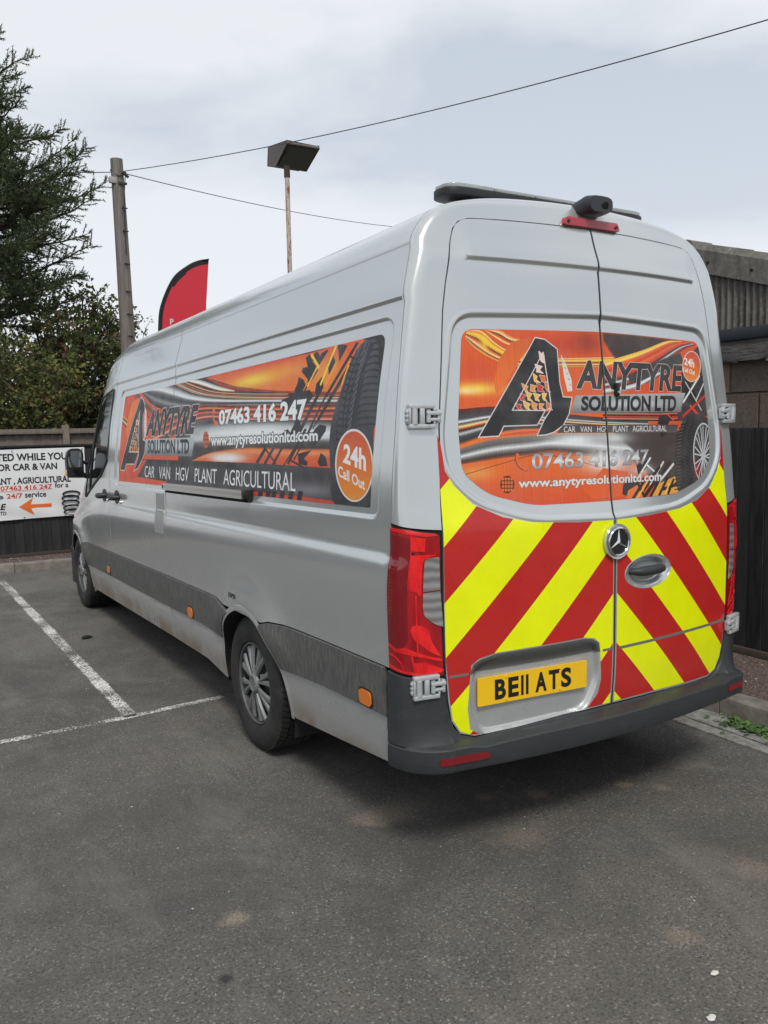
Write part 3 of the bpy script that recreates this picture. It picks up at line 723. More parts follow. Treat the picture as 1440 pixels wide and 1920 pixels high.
for f_, fl, dx in ((frame_L, False, -1), (frame_R, True, 1)):
    tl = empty('tail_light', (0, 0, 0)); tl.parent = van
    panel('lamp_housing', [(.0, .766), (.0, 1.313), (1.0, 1.281), (1.0, .734), (.5, .748)], f_, gapm, tl, flip=fl, step=.04, off=-.004)
    panel('lens', rounded([(.02, .776), (.02, 1.303), (.5, 1.295), (.965, 1.270), (.975, .745), (.5, .760)], .012, 4), f_, lensd2, tl, flip=fl, step=.04, estep=.02, off=.006, flange=.012)
    panel('side_lens', lpoly([(122, 150), (262, 175), (300, 200), (300, 930), (250, 985), (125, 950)]), f_, lensd, tl, flip=fl, step=.03, off=.0075, flange=.002)
    panel('light_guide', lpoly([(122, 112), (290, 130), (440, 165), (455, 180), (400, 185), (310, 160), (290, 160), (125, 130)]), f_, lensb, tl, flip=fl, step=.02, off=.0080, flange=.002)
    panel('light_guide', lpoly([(306, 175), (395, 195), (392, 290), (306, 278)]), f_, lensb, tl, flip=fl, step=.02, off=.0080, flange=.002)
    panel('light_guide', lpoly(catmull([(306, 310), (450, 318), (400, 340), (388, 380), (388, 600), (360, 575), (318, 560), (306, 430), (306, 312)], 3)[:-1]), f_, lensb, tl, flip=fl, step=.02, off=.0080, flange=.002)
    panel('lamp_pocket', lpoly([(306, 290), (330, 292), (330, 306), (306, 304)]), f_, gapm, tl, flip=fl, step=.02, off=.0085, flange=.001)
    panel('light_guide', lpoly(catmull([(318, 850), (335, 822), (390, 825), (432, 860), (450, 950), (495, 1062), (440, 1020), (385, 960), (345, 920), (318, 852)], 3)[:-1]), f_, lensb, tl, flip=fl, step=.02, off=.0080, flange=.002)
    panel('light_guide', lpoly([(121, 958), (190, 990), (270, 975), (350, 1010), (500, 1085), (505, 1105), (400, 1060), (320, 1035), (180, 1008), (122, 972)]), f_, lensb, tl, flip=fl, step=.02, off=.0080, flange=.002)
    panel('light_guide', lpoly([(123, 1120), (250, 1150), (345, 1165), (340, 1095), (420, 1100), (480, 1140), (512, 1165), (505, 1185), (340, 1183), (125, 1140)]), f_, lensb, tl, flip=fl, step=.02, off=.0080, flange=.002)
    for L in ([(122, 1030), (190, 1045), (245, 1090), (262, 1140), (254, 1140), (232, 1095), (185, 1055), (122, 1040)], [(315, 1040), (330, 1040), (352, 1160), (340, 1160)], [(352, 600), (362, 600), (372, 1040), (362, 1040)], [(300, 160), (306, 160), (306, 560), (300, 560)]):
        panel('lens_edge', lpoly(L), f_, lensb, tl, flip=fl, step=.02, off=.009, flange=.002)
    panel('reversing_lens', lpoly(rounded([(396, 340), (462, 334), (478, 580), (500, 850), (455, 815), (408, 755), (400, 700)], [22, 10, 1, 6, 20, 20, 20], 4)), f_, lensc, tl, flip=fl, step=.03, off=.0095, flange=.003)
    panel('lens_divider', lpoly([(398, 578), (480, 572), (480, 580), (398, 587)]), f_, lensd, tl, flip=fl, step=.03, off=.0105, flange=.001)
    for k in range(16):
        y_ = 352+k*25; panel('lens_rib', lpoly([(124, y_), (186, y_+8), (186, y_+13), (124, y_+5)]), f_, lensd2, tl, flip=fl, step=.03, off=.0095, flange=.003)
# ------------------------------------------------------------------ hinges
def hinge(s_, sg, sc_=1.0):
    h = empty('hinge', (0, 0, 0)); h.parent = van
    p = frame_pt(np.array([.74]), np.array([s_]), sg)[0]; p2 = frame_pt(np.array([1.0]), np.array([s_]), sg)[0]
    p[2] = p2[2]
    t_ = (p2-p)/np.linalg.norm(p2-p); z_ = np.array([0, 0, 1.]); n_ = np.cross(t_, z_)*(1 if sg < 0 else -1); n_ /= np.linalg.norm(n_)
    M = Matrix((Vector(t_), Vector(n_), Vector(z_))).transposed()
    o = Vector(p)+Vector(n_)*.014
    L = lambda a, b, c_: o+M @ Vector((a, b, c_))
    m = MB()
    for (a, c_, d1, d3) in ((-.002, .036, .104, .017), (-.002, -.036, .104, .017), (-.051, 0, .008, .06), (-.002, 0, .020, .06), (.047, .024, .010, .012), (.047, -.024, .010, .012)):
        m.box(L(a, 0, c_), (d1, .022, d3), M)
    m.build('hinge_plate', hingem, h, bevel=.0035)
    m = MB(); m.box(L(0, -.007, 0), (.092, .006, .066), M); m.build('hinge_recess', black, h)
    m = MB(); m.tube([L(-.032, .003, -.029), L(-.032, .003, .029)], .0125, 14); m.build('hinge_pin', hingem, h, smooth=True)
    m = MB()
    for dz in (-.010, 0, .010): m.box(L(-.059, -.004, dz*1.6), (.008, .016, .009), M)
    m.box(L(-.056, -.006, 0), (.008, .014, .052), M); m.build('hinge_stop', hingem, h, bevel=.002)
    m = MB(); m.box(L(.043, .008, .011), (.060, .018, .015), M); m.box(L(.043, .006, -.012), (.052, .016, .013), M); m.box(L(.064, .002, 0), (.014, .022, .048), M); m.build('hinge_arm', hingem, h, bevel=.0035)
    m = MB(); m.tube([L(.022, .008, -.022), L(.022, .008, .024)], .009, 12); m.build('hinge_knuckle', hingem, h, smooth=True)
for sg in (-1, 1): hinge(1.70, sg); hinge(.712, sg)

# ------------------------------------------------------------------ wheels
def make_wheel(nm='wheel'):
    wh = empty(nm, (0, 0, 0))
    m = MB()
    prf = [(.216, .095), (.222, .112), (.245, .121), (.275, .124), (.305, .121), (.325, .113), (.338, .102), (.343, .088)]
    ribs = []
    for a, b in ((.088, .056), (.050, .020), (.014, -.014), (-.020, -.050), (-.056, -.088)): ribs += [(.343, a), (.343, b), (.336, b-.001), (.336, b-.005)]
    full = prf+[(.343, .056), (.336, .055), (.336, .051), (.343, .050), (.343, .017), (.336, .016), (.336, .013), (.343, .012), (.343, -.012), (.336, -.013), (.336, -.016), (.343, -.017), (.343, -.050), (.336, -.051), (.336, -.055), (.343, -.056)]+[(r_, -x_) for r_, x_ in prf[::-1]]
    m.lathe(full, 72)
    nb = 68
    for k in range(nb):
        a0 = 2*math.pi*k/nb
        for x0, x1, ph, r0 in ((.101, .058, 0, .339), (.047, .020, .5, .342), (.011, -.011, 0, .342), (-.020, -.047, .5, .342), (-.058, -.101, 0, .339)):
            aw = 2*math.pi/nb*.36; Vb = []
            for (xx, rr_) in ((x0, r0), (x1, .342)) if x0 > .05 else (((x0, .342), (x1, r0)) if x1 < -.05 else ((x0, .342), (x1, .342))):
                for sg2 in (-1, 1):
                    a = a0+ph*2*math.pi/nb+sg2*aw+(xx-.0)*.9
                    for dr in (-.006, .0085): Vb.append((xx, (rr_+dr)*math.cos(a), (rr_+dr)*math.sin(a)))
            m.add(Vb, [(1, 3, 7, 5), (0, 1, 5, 4), (2, 6, 7, 3), (0, 2, 3, 1), (4, 5, 7, 6)])
    m.build('tyre', rubber, wh, smooth=True, angle=30)
    m = MB(); m.lathe([(.218, .100), (.213, .108), (.206, .108), (.202, .096)], 64); m.build('cover_rim', mat('cover_rim_dark', (.09, .09, .092), .5), wh, smooth=True)
    m = MB(); m.lathe([(.20, .100), (.19, .080), (.08, .078), (.03, .085), (0.001, .085)], 48); m.build('cover_back', coverblack, wh, smooth=True)
    m = MB()
    ns_ = 8
    for k in range(ns_):
        for dd, wk in ((-.25, 1), (.25, 1)):
            a = 2*math.pi*k/ns_; V_ = []; st_ = 7
            for i in range(st_):
                f = i/(st_-1); r_ = .040+.160*f; ang = a+dd*(.25+.75*f**.8)*(.75)*.9; hw = (.0060+.0135*f**1.1)
                ca, sa = math.cos(ang), math.sin(ang); xx = .098+.016*(1-f)*.6+.004*math.sin(math.pi*f)
                for (o_, dx_) in ((-hw, -.012), (-hw*.55, .0), (hw*.55, .0), (hw, -.012)): V_.append((xx+dx_, r_*ca-o_*sa, r_*sa+o_*ca))
            F_ = [(i*4+j, i*4+j+1, (i+1)*4+j+1, (i+1)*4+j) for i in range(st_-1) for j in range(3)]
            m.add(V_, F_+[])
    m.build('cover_spokes', coversilver, wh, smooth=True, angle=40)
    m = MB(); m.lathe([(.052, .100), (.050, .112), (.040, .120), (.034, .117), (.001, .118)], 32); m.build('cover_cap', coversilver, wh, smooth=True)
    for k in range(5):
        a = 2*math.pi*k/5+.3; m = MB(); m.tube([(.080, .083*math.cos(a), .083*math.sin(a)), (.098, .083*math.cos(a), .083*math.sin(a))], .011, 8); m.build('wheel_nut', coversilver, wh, smooth=True)
    return wh
def copy_tree(o, parent=None, deep=True):
    c = o.copy(); COL.objects.link(c)
    if parent is not None: c.parent = parent
    for ch in list(o.children): copy_tree(ch, c)
    return c
wheel = make_wheel(); 
for i, (x_, y_, rz, rx) in enumerate(((-.845, 1.54, 180, 20), (-.845, 5.862, 180, 50), (.795, 1.54, 0, 5), (.795, 5.862, 0, 33))):
    wv_ = wheel if i == 0 else copy_tree(wheel)
    wv_.parent = van; wv_.location = (x_, y_, .350); wv_.rotation_euler = (R(rx), 0, R(rz)) 
    wv_.scale = (1, 1, 1)
m = MB(); m.tube([(-.75, 1.54, .34), (.75, 1.54, .34)], .05, 10); m.tube([(0, 1.5, .34), (0, 1.6, .34)], .14, 12)
m.build('rear_axle', gapm, van, smooth=True)
m = MB(); m.box((0, 2.6, .42), (.9, 4.6, .12)); m.box((-.55, 3.6, .35), (.4, .9, .2)); m.box((.2, .5, .44), (.7, .7, .10)); m.build('underbody', gapm, van)

# ------------------------------------------------------------------ sliding-door rail, marker lights, handles, mirrors, glazing
def side_pt(y, s, off=0, sg=-1):
    P = np.array([[y, s]]); f = side_L if sg < 0 else side_R; n_ = fnormals(P, f)[0]*(-1 if sg < 0 else 1); return f(P)[0]+n_*off
m = MB()
def rail_sec(off0, off1, s0, s1, y0, y1, n_=12):
    V_ = []
    for y_ in np.linspace(y0, y1, n_):
        V_ += [side_pt(y_, s0, off0), side_pt(y_, s0, off1), side_pt(y_, s1, off1), side_pt(y_, s1, off0)]
    F_ = [(i*4+k, (i+1)*4+k, (i+1)*4+(k+1) % 4, i*4+(k+1) % 4) for i in range(n_-1) for k in range(4)]+[(0, 1, 2, 3), ((n_-1)*4+3, (n_-1)*4+2, (n_-1)*4+1, (n_-1)*4)]
    return V_, F_
rail = empty('door_rail', (0, 0, 0)); rail.parent = van
m = MB(); m.add(*rail_sec(-.004, .034, 1.335, 1.382, 1.50, 2.885)); m.build('rail_body', alum, rail)
m = MB(); m.add(*rail_sec(.030, .041, 1.338, 1.350, 1.50, 2.885)); m.add(*rail_sec(.030, .041, 1.369, 1.378, 1.50, 2.885)); m.build('rail_lip', alum, rail)
m = MB(); m.add(*rail_sec(-.004, .045, 1.327, 1.389, 1.440, 1.500, 3)); m.build('rail_end_cap', black, rail, bevel=.006)
m = MB(); m.add(*rail_sec(-.004, .016, 1.322, 1.334, 1.50, 2.885)); m.build('rail_track', gapm, rail)
m = MB(); m.add(*rail_sec(-.02, .028, 1.334, 1.372, 2.888, 2.935, 3)); m.build('rail_opening', gapm, rail)
def marker(y_, s_, off, wd=.055, hh=.030):
    o = empty('marker_light', (0, 0, 0)); o.parent = van
    for sg, in ((-1,), (1,)):
        f = side_L if sg < 0 else side_R
        pc_ = rounded(rect(y_-wd, y_+wd, s_-hh, s_+hh), .025, 5)
        panel('amber_lens', pc_, f, amber, o, flip=sg < 0, off=off+.008, flange=.012, step=.03)
        panel('lamp_bezel', rounded(rect(y_-wd-.007, y_+wd+.007, s_-hh-.007, s_+hh+.007), .03, 5), f, black, o, flip=sg < 0, off=off+.003, flange=.006, step=.03)
for y_, s_ in ((.312, .616), (2.48, .602), (4.62, .616)): marker(y_, s_, .010, .047 if y_ < 1 else .045)
panel('fuel_flap_patch', rounded([(2.95, 1.045), (3.16, 1.045), (3.14, 1.31), (2.95, 1.31)], .01), side_L, mat('film_patch', (.33, .33, .32), .5), slide_l, flip=True, off=.0008, flange=.001)
for y_, pr in ((4.66, None), (4.235, None)):
    hnd = empty('door_handle', (0, 0, 0)); hnd.parent = van
    panel('handle_cup', [(y_+.085*math.cos(R(a)), 1.235+.055*math.sin(R(a))) for a in range(0, 360, 20)], side_L, black, hnd, flip=True, off=.003, step=.03, flange=.003)
    m = MB(); m.tube([side_pt(y_-.10, 1.235, .004), side_pt(y_-.08, 1.235, .04), side_pt(y_, 1.235, .05), side_pt(y_+.08, 1.235, .04), side_pt(y_+.10, 1.235, .004)], [.014, .022, .024, .022, .014], 10); m.build('grip', black, hnd, smooth=True)
    m = MB(); m.tube([side_pt(y_-.12, 1.20, .001), side_pt(y_-.12, 1.20, .012)], .013, 12); m.build('lock', chromesat, hnd, smooth=True)
for f_, fl, sg in ((side_L, True, -1), (side_R, False, 1)):
    wn_ = panel('door_window', winp, f_, glassm, van, flip=fl, step=.05, off=.003, flange=.004)
    panel('window_divider', [(5.19, 1.365), (5.235, 1.362), (5.13, 2.07), (5.09, 2.09)], f_, black, wn_, flip=fl, step=.05, off=.012, flange=.01)
    m = MB(); wz_ = np.array(winp)
    m.tube([side_pt(a, b, .002, sg) for a, b in winp]+[side_pt(*winp[0], .002, sg)], .010, 6, cap=False); m.build('window_seal', black, wn_, smooth=True)
    mir = empty('wing_mirror', (0, 0, 0)); mir.parent = van
    # housing: rounded shell facing forward, mirror glass facing the rear
    def mm(a, b, h, sg=sg): return (sg*(1.055+a*.92), 5.42+h, 1.395+b)
    sec = rounded([(-.075, -.125), (.080, -.118), (.085, .06), (.055, .135), (-.05, .135), (-.075, .10)], [.02, .03, .05, .05, .04, .02], 4)
    m = MB(); rows = [(1.0, -.055), (1.03, -.02), (1.0, .03), (.85, .075), (.5, .10)]; V_ = []
    for sc2, h in rows: V_ += [mm(a*sc2, b*sc2, h) for a, b in sec]
    n_ = len(sec); F_ = [(i*n_+k, i*n_+(k+1) % n_, (i+1)*n_+(k+1) % n_, (i+1)*n_+k) for i in range(len(rows)-1) for k in range(n_)]+[tuple(range(n_))[::-1], tuple((len(rows)-1)*n_+k for k in range(n_))]
    if sg < 0: F_ = [f[::-1] for f in F_]
    m.add(V_, F_); m.build('mirror_housing', black, mir, smooth=True, angle=50)
    m = MB(); m.prism(rounded([(-.060, -.03), (.068, -.028), (.070, .06), (.045, .118), (-.042, .118), (-.060, .09)], .02, 4), -.062, -.056, mm); m.build('mirror_glass', mat('mirror_glass', (.35, .37, .38), .04, metal=1), mir)
    m = MB(); m.prism(rounded([(-.060, -.105), (.045, -.10), (.050, -.045), (-.060, -.048)], .012, 4), -.062, -.056, mm); m.build('wide_angle_glass', mat('mirror_glass_dark', (.08, .085, .09), .06, metal=1), mir)
    m = MB(); m.box(mm(.082, -.08, -.01), (.022, .05, .06)); m.build('indicator', mat('indicator_lens', (.75, .42, .2), .15, coat=1), mir, bevel=.006)
    m = MB(); m.tube([mm(-.06, -.10, 0), mm(-.13, -.115, .02)], .025, 8); m.tube([mm(-.06, .02, .02), mm(-.13, .0, .04)], .016, 8); m.build('mirror_arm', black, mir, smooth=True)
panel('rear_window_sticker', rounded(rect(5.02, 5.08, 1.60, 1.70), .004), side_L, mat('sticker_white', (.6, .62, .62), .5), van, flip=True, off=.0055, flange=.001)
panel('rear_window_sticker', rounded(rect(5.02, 5.08, 1.50, 1.58), .004), side_L, mat('sticker_white'), van, flip=True, off=.0055, flange=.001)

# ------------------------------------------------------------------ roof equipment
lb = empty('beacon_bar', (0, 0, 0)); lb.parent = van
def bar_map(a, b, h): return (a*.93+.02, .40+b*.72, 2.596+h)
secp = rounded([(-.61, -.11), (.61, -.11), (.61, .11), (-.61, .11)], .108, 8)
m = MB(); m.prism(secp, -.010, .020, bar_map); m.build('bar_base', black, lb, bevel=.004)
clearl, g = ng('beacon_lens', col=(.55, .57, .56), rough=.12, trans=.55, coat=1)
for k in range(5):
    x0, x1 = -.60+k*.24, -.60+(k+1)*.24-.006
    pp = [q for q in rounded([(-.603, -.103), (.603, -.103), (.603, .103), (-.603, .103)], .10, 8)]
    # clip the outline to this lens section
    def clipx(poly, xc, keep_less):
        out_ = []
        for i in range(len(poly)):
            a, b = poly[i], poly[(i+1) % len(poly)]; ia = (a[0] <= xc) == keep_less or a[0] == xc; ib = (b[0] <= xc) == keep_less or b[0] == xc
            if ia: out_.append(a)
            if ia != ib: t = (xc-a[0])/(b[0]-a[0]); out_.append((xc, a[1]+t*(b[1]-a[1])))
        return out_
    pp = clipx(clipx(pp, x0, False), x1, True)
    m = MB(); m.prism(pp, .021, .036, bar_map); m.build('bar_lens', clearl, lb, bevel=.004)
for x_ in (-.40, .40):
    m = MB(); m.box((x_, .42, 2.557), (.12, .10, .036)); m.build('bar_foot', black, lb, bevel=.01)
m = MB(); m.tube([(-.33, .40, 2.57), (-.30, .34, 2.565), (-.22, .30, 2.553)], .008, 8); m.build('bar_cable', black, lb, smooth=True)
bl = empty('brake_light', (0, 0, 0)); bl.parent = van
def brk(a, b, h): return (a*.95+.005, .118-h+.10*a*a, 2.471+b*.82)
m = MB(); m.prism(rounded([(-.165, -.018), (.165, -.018), (.15, .022), (-.15, .022)], .012, 4), -.05, .028, brk); m.build('brake_lens', mat('brake_lens_red', (.42, .03, .05), .25, coat=.7), bl, bevel=.006)
for x_ in (-.14, .14):
    m = MB(); m.tube([brk(x_, 0, .026), brk(x_, 0, .031)], .007, 8); m.build('screw', black, bl)
cm = empty('reversing_camera', (0, 0, 0)); cm.parent = van
sec_y = [(.32, .034, .010), (.24, .052, .026), (.16, .066, .048), (.085, .070, .058), (.050, .062, .050)]; V_ = []
for (y_, hw, hh) in sec_y:
    z0 = 2.487+.012*(.29-y_)/.24
    for k in range(16):
        a = 2*math.pi*k/16; ca, sa = math.cos(a), math.sin(a)
        V_.append((.012+hw*math.copysign(abs(ca)**.6, ca), y_, z0+.018+hh*.5+ (hh*.85)*math.copysign(abs(sa)**.6, sa)*.75))
F_ = [(i*16+k, i*16+(k+1) % 16, (i+1)*16+(k+1) % 16, (i+1)*16+k) for i in range(len(sec_y)-1) for k in range(16)]+[tuple(range(15, -1, -1)), tuple(4*16+k for k in range(16))]
m = MB(); m.add(V_, F_); m.build('camera_housing', mat('camera_black', (.03, .032, .036), .4), cm, smooth=True, angle=50)
m = MB(); m.tube([(.03, .060, 2.54), (.03, .046, 2.535)], .016, 14); m.build('camera_lens', blackgloss, cm, smooth=True)
# rear wiper spindle stub on the glass, as on the photographed right-hand door
p = rear_xyz(np.array([[.060, 1.80]]))[0]
m = MB(); m.box(p+[0, -.012, -.0], (.018, .022, .055)); m.build('washer_stub', black, door_r, bevel=.006)
m = MB(); m.tube([p+[0, -.022, -.010], p+[0, -.029, -.010]], .007, 12); m.build('stub_cap', chromesat, door_r, smooth=True)

letters3d('55PSI', 1.745, 1.625, .812, .836, side_L, .0008, .0006, black, van, 'tyre_pressure_marking', .02, flip=True)
# ------------------------------------------------------------------ printed vinyl: painted here with numpy, wrapped on the panels
def _ray(px, py): return _d+(px-720)/FPX*_r-(py-960)/FPX*_u
def survey_side(px, py):        # photo survey point -> (y, s) on the left flank
    k = _ray(px, py); x = -.95
    for _ in range(50):
        t = (x-CAM[0])/k[0]; p = CAM+k*t; s_ = p[2]+float(rake(p[1])); wd = float(prof(min(max(s_, .3), 2.19))[0]); x = .5*x-.5*(wd-.009)
    return p[1], s_
def survey_rear(px, py):        # -> (x, z) on the rear doors
    k = _ray(px, py); y = 0
    for _ in range(20):
        t = (y-CAM[1])/k[1]; p = CAM+k*t; y = float(np.interp(p[2], _yz[:, 1], _yz[:, 0]))+.115*p[0]**2+.012
    return p[0], p[2]
class Art:
    def __init__(s, W, H, a0, a1, b0, b1, surv, base):
        s.W, s.H = W, H; s.box = (a0, a1, b0, b1); s.surv = surv; s.I = np.empty((H, W, 3)); s.I[:] = np.array(base)/255; s.fr = (0, 0, 1)
    def frame(s, ox, oy, sc_): s.fr = (ox, oy, sc_); return s
    def pt(s, q):
        a, b = s.surv(s.fr[0]+q[0]/s.fr[2], s.fr[1]+q[1]/s.fr[2]); a0, a1, b0, b1 = s.box
        return ((a-a0)/(a1-a0)*s.W, (b1-b)/(b1-b0)*s.H)
    def pts(s, L): return [s.pt(q) for q in L]
    def _win(s, P, pad=2):
        P = np.asarray(P); x0, y0 = np.floor(P.min(0)).astype(int)-pad; x1, y1 = np.ceil(P.max(0)).astype(int)+pad
        x0, y0 = max(x0, 0), max(y0, 0); x1, y1 = min(x1, s.W), min(y1, s.H)
        if x1 <= x0 or y1 <= y0: return None
        X, Y = np.meshgrid(np.arange(x0, x1)+.5, np.arange(y0, y1)+.5); return x0, x1, y0, y1, X, Y
    def paint(s, w_, mask, col):
        x0, x1, y0, y1 = w_[:4]; sub = s.I[y0:y1, x0:x1]; a = mask[..., None]; sub[:] = sub*(1-a)+col*a
    def poly(s, L, col, col2=None, feather=0, raw=False):
        P = L if raw else s.pts(L); w_ = s._win(P, 2+int(feather*2))
        if w_ is None: return
        Q = np.stack([w_[4].ravel(), w_[5].ravel()], 1)
        if feather: m_ = np.clip(.5-sdf(Q, P)/(feather*2), 0, 1)
        else:
            m_ = 0
            for dx, dy in ((-.25, -.25), (.25, -.25), (-.25, .25), (.25, .25)): m_ = m_+inpoly(Q+[dx, dy], P)*.25
        m_ = m_.reshape(w_[4].shape); c = np.array(col)/255.
        if col2 is not None:
            yy = np.asarray(P)[:, 1]; f = np.clip((w_[5]-yy.min())/(np.ptp(yy)+1e-6), 0, 1)[..., None]; c = c*(1-f)+np.array(col2)/255.*f
        s.paint(w_, m_, c)
    def blob(s, c, rx, ry, col, amt=1., pw=1.0, clip=None):
        cx, cy = s.pt(c); ex = abs(s.pt((c[0]+rx, c[1]))[0]-cx); ey = abs(s.pt((c[0], c[1]+ry))[1]-cy)
        w_ = s._win([(cx-ex*2.2, cy-ey*2.2), (cx+ex*2.2, cy+ey*2.2)])
        if w_ is None: return
        d2 = ((w_[4]-cx)/ex)**2+((w_[5]-cy)/ey)**2; m_ = np.exp(-d2**pw)*amt
        if clip is not None: m_ *= inpoly(np.stack([w_[4].ravel(), w_[5].ravel()], 1), s.pts(clip)).reshape(m_.shape)
        s.paint(w_, m_, np.array(col)/255.)
    def ribbon(s, top, bot, stops, n=60, alpha=1.0):
        T_ = np.array(catmull(s.pts(top), 8)); B_ = np.array(catmull(s.pts(bot), 8))
        def rs(P):
            L = np.concatenate([[0], np.cumsum(np.linalg.norm(np.diff(P, axis=0), axis=1))]); f = np.linspace(0, L[-1], n); return np.stack([np.interp(f, L, P[:, 0]), np.interp(f, L, P[:, 1])], 1)
        T_, B_ = rs(T_), rs(B_); V = np.concatenate([T_, B_]); A = np.concatenate([np.zeros(n), np.ones(n)])
        sp_ = np.array([q[0] for q in stops]); sc_ = np.array([q[1] for q in stops])/255.
        for i in range(n-1):
            for tri in ((i, i+1, n+i), (i+1, n+i+1, n+i)):
                s._tri(V[list(tri)], A[list(tri)], sp_, sc_, alpha)
    def _tri(s, P, A, sp_, sc_, alpha=1.0):
        w_ = s._win(P, 0)
        if w_ is None: return
        (x0, y0), (x1, y1), (x2, y2) = P; D = (y1-y2)*(x0-x2)+(x2-x1)*(y0-y2)
        if abs(D) < 1e-9: return
        X, Y = w_[4], w_[5]; a = ((y1-y2)*(X-x2)+(x2-x1)*(Y-y2))/D; b = ((y2-y0)*(X-x2)+(x0-x2)*(Y-y2))/D; c = 1-a-b
        m_ = ((a >= -1e-6) & (b >= -1e-6) & (c >= -1e-6))*1.0
        if not m_.any(): return
        t = a*A[0]+b*A[1]+c*A[2]; col = np.stack([np.interp(t, sp_, sc_[:, k]) for k in range(3)], -1); s.paint(w_, m_*alpha, col)
    def stroke(s, L, width, col, closed=False, raw=False, feather=.8):
        P = np.array(L if raw else s.pts(L)); w_ = s._win(P, int(width)+3)
        if w_ is None: return
        dd = distpoly(np.stack([w_[4].ravel(), w_[5].ravel()], 1), P, closed).reshape(w_[4].shape); s.paint(w_, np.clip((width/2-dd)/feather+.5, 0, 1), np.array(col)/255.)
    def text(s, quad, txt, col, bold=.0, shear=0, outline=None, ow=2, spacing=1.0, col2=None, glow=None):
        V, F = text_tris(txt, bold, shear, spacing=spacing); q = norm_tris(V); TL, TR, BR, BL = [np.array(s.pt(k)) for k in quad]
        u, v = q[:, :1], 1-q[:, 1:]; P = (TL*(1-u)+TR*u)*(1-v)+(BL*(1-u)+BR*u)*v
        w_ = s._win(P, ow+3)
        if w_ is None: return
        x0, y0 = w_[0], w_[2]; ss = 2; Hh, Ww = w_[4].shape; Mk = np.zeros((Hh*ss, Ww*ss)); Pp = (P-[x0, y0])*ss
        for f in F:
            t_ = Pp[f]; a0_, b0_ = np.floor(t_.min(0)).astype(int); a1_, b1_ = np.ceil(t_.max(0)).astype(int)+1; a0_, b0_ = max(a0_, 0), max(b0_, 0); a1_, b1_ = min(a1_, Ww*ss), min(b1_, Hh*ss)
            if a1_ <= a0_ or b1_ <= b0_: continue
            X, Y = np.meshgrid(np.arange(a0_, a1_)+.5, np.arange(b0_, b1_)+.5); (xa, ya), (xb, yb), (xc, yc) = t_; D = (yb-yc)*(xa-xc)+(xc-xb)*(ya-yc)
            if abs(D) < 1e-9: continue
            a = ((yb-yc)*(X-xc)+(xc-xb)*(Y-yc))/D; b = ((yc-ya)*(X-xc)+(xa-xc)*(Y-yc))/D
            Mk[b0_:b1_, a0_:a1_] = np.maximum(Mk[b0_:b1_, a0_:a1_], ((a >= -.01) & (b >= -.01) & (a+b <= 1.01))*1.0)
        m_ = Mk.reshape(Hh, ss, Ww, ss).mean((1, 3))
        if outline is not None:
            o_ = m_.copy()
            for _ in range(ow):
                p_ = np.pad(o_, 1); o_ = np.maximum.reduce([o_, p_[:-2, 1:-1], p_[2:, 1:-1], p_[1:-1, :-2], p_[1:-1, 2:], p_[:-2, :-2]*.6, p_[2:, 2:]*.6, p_[:-2, 2:]*.6, p_[2:, :-2]*.6])
            s.paint(w_, o_, np.array(outline)/255.)
        c = np.array(col)/255.
        if col2 is not None:
            f = np.abs(np.linspace(-1, 1, Hh))[:, None, None]; c = np.array(col2)/255.*(1-f)+c*f
        s.paint(w_, m_, c)
    def image(s, name):
        I = np.clip(s.I, 0, 1)[::-1]; px_ = np.ones((s.H, s.W, 4), np.float32); px_[..., :3] = I
        im = bpy.data.images.new(name, s.W, s.H); im.pixels.foreach_set(px_.ravel()); im.update(); im.pack(); return im
OR, RD, YL, CR, DK, DG, WH, BR_ = (232, 110, 48), (205, 62, 34), (246, 206, 62), (250, 226, 160), (44, 42, 44), (78, 76, 78), (238, 240, 240), (120, 62, 40)
def swirl_logo(A, outer, inner, crescent, sliver, ow, patch_seed, kx=1.0):
    if crescent: A.poly(crescent, (214, 100, 56), (236, 120, 50))
    A.poly(outer, (50, 49, 51)); P = A.pts(outer); A.stroke(P, ow, (214, 206, 204), True, raw=True)
    A.poly(inner, (60, 50, 50)); Pi = np.array(A.pts(inner)); r2 = np.random.RandomState(patch_seed)
    mn, mx_ = Pi.min(0), Pi.max(0); rows = 6
    for i in range(rows):
        y0 = mn[1]+(mx_[1]-mn[1])*(i/rows)**.9; y1 = mn[1]+(mx_[1]-mn[1])*((i+1)/rows)**.9; nx = 1+i
        xs_ = []
        for k in range(-1, 8):
            xc_ = mn[0]+(mx_[0]-mn[0])*(k+.5*(i % 2))/5.2; wx = (mx_[0]-mn[0])/6.4; jj = lambda: r2.uniform(-.22, .22)*wx
            q = [(xc_+jj(), y0+jj()+2), (xc_+wx*.9+jj(), y0+(y1-y0)*.25+jj()), (xc_+wx*.55+jj(), y0+(y1-y0)*.6), (xc_+wx*1.0+jj(), y1-2), (xc_+wx*.2+jj(), y1-(y1-y0)*.2), (xc_+wx*.1, y0+(y1-y0)*.5)]
            cen = np.mean(q, axis=0)[None]
            if inpoly(cen, Pi)[0] and sdf(cen, Pi)[0] < -2:
                c_ = [(235, 150, 70), (240, 190, 90), (226, 110, 55), (200, 60, 50)][r2.randint(4)] if i > 1 else (230, 200, 190)
                A.stroke(q, 2.4*kx, (236, 222, 214), True, raw=True); A.poly(q, c_, raw=True)
    A.stroke(Pi, ow*.8, (220, 210, 205), True, raw=True)
    if sliver: A.poly(sliver, (222, 216, 210)); Ps = np.array(A.pts(sliver)); [A.stroke([Ps.min(0)*(1-f)+Ps.max(0)*f+[-3, 0], Ps.min(0)*(1-f)+Ps.max(0)*f+[5, 4]], 2, (120, 96, 88), raw=True) for f in (.2, .35, .5, .65, .8)]
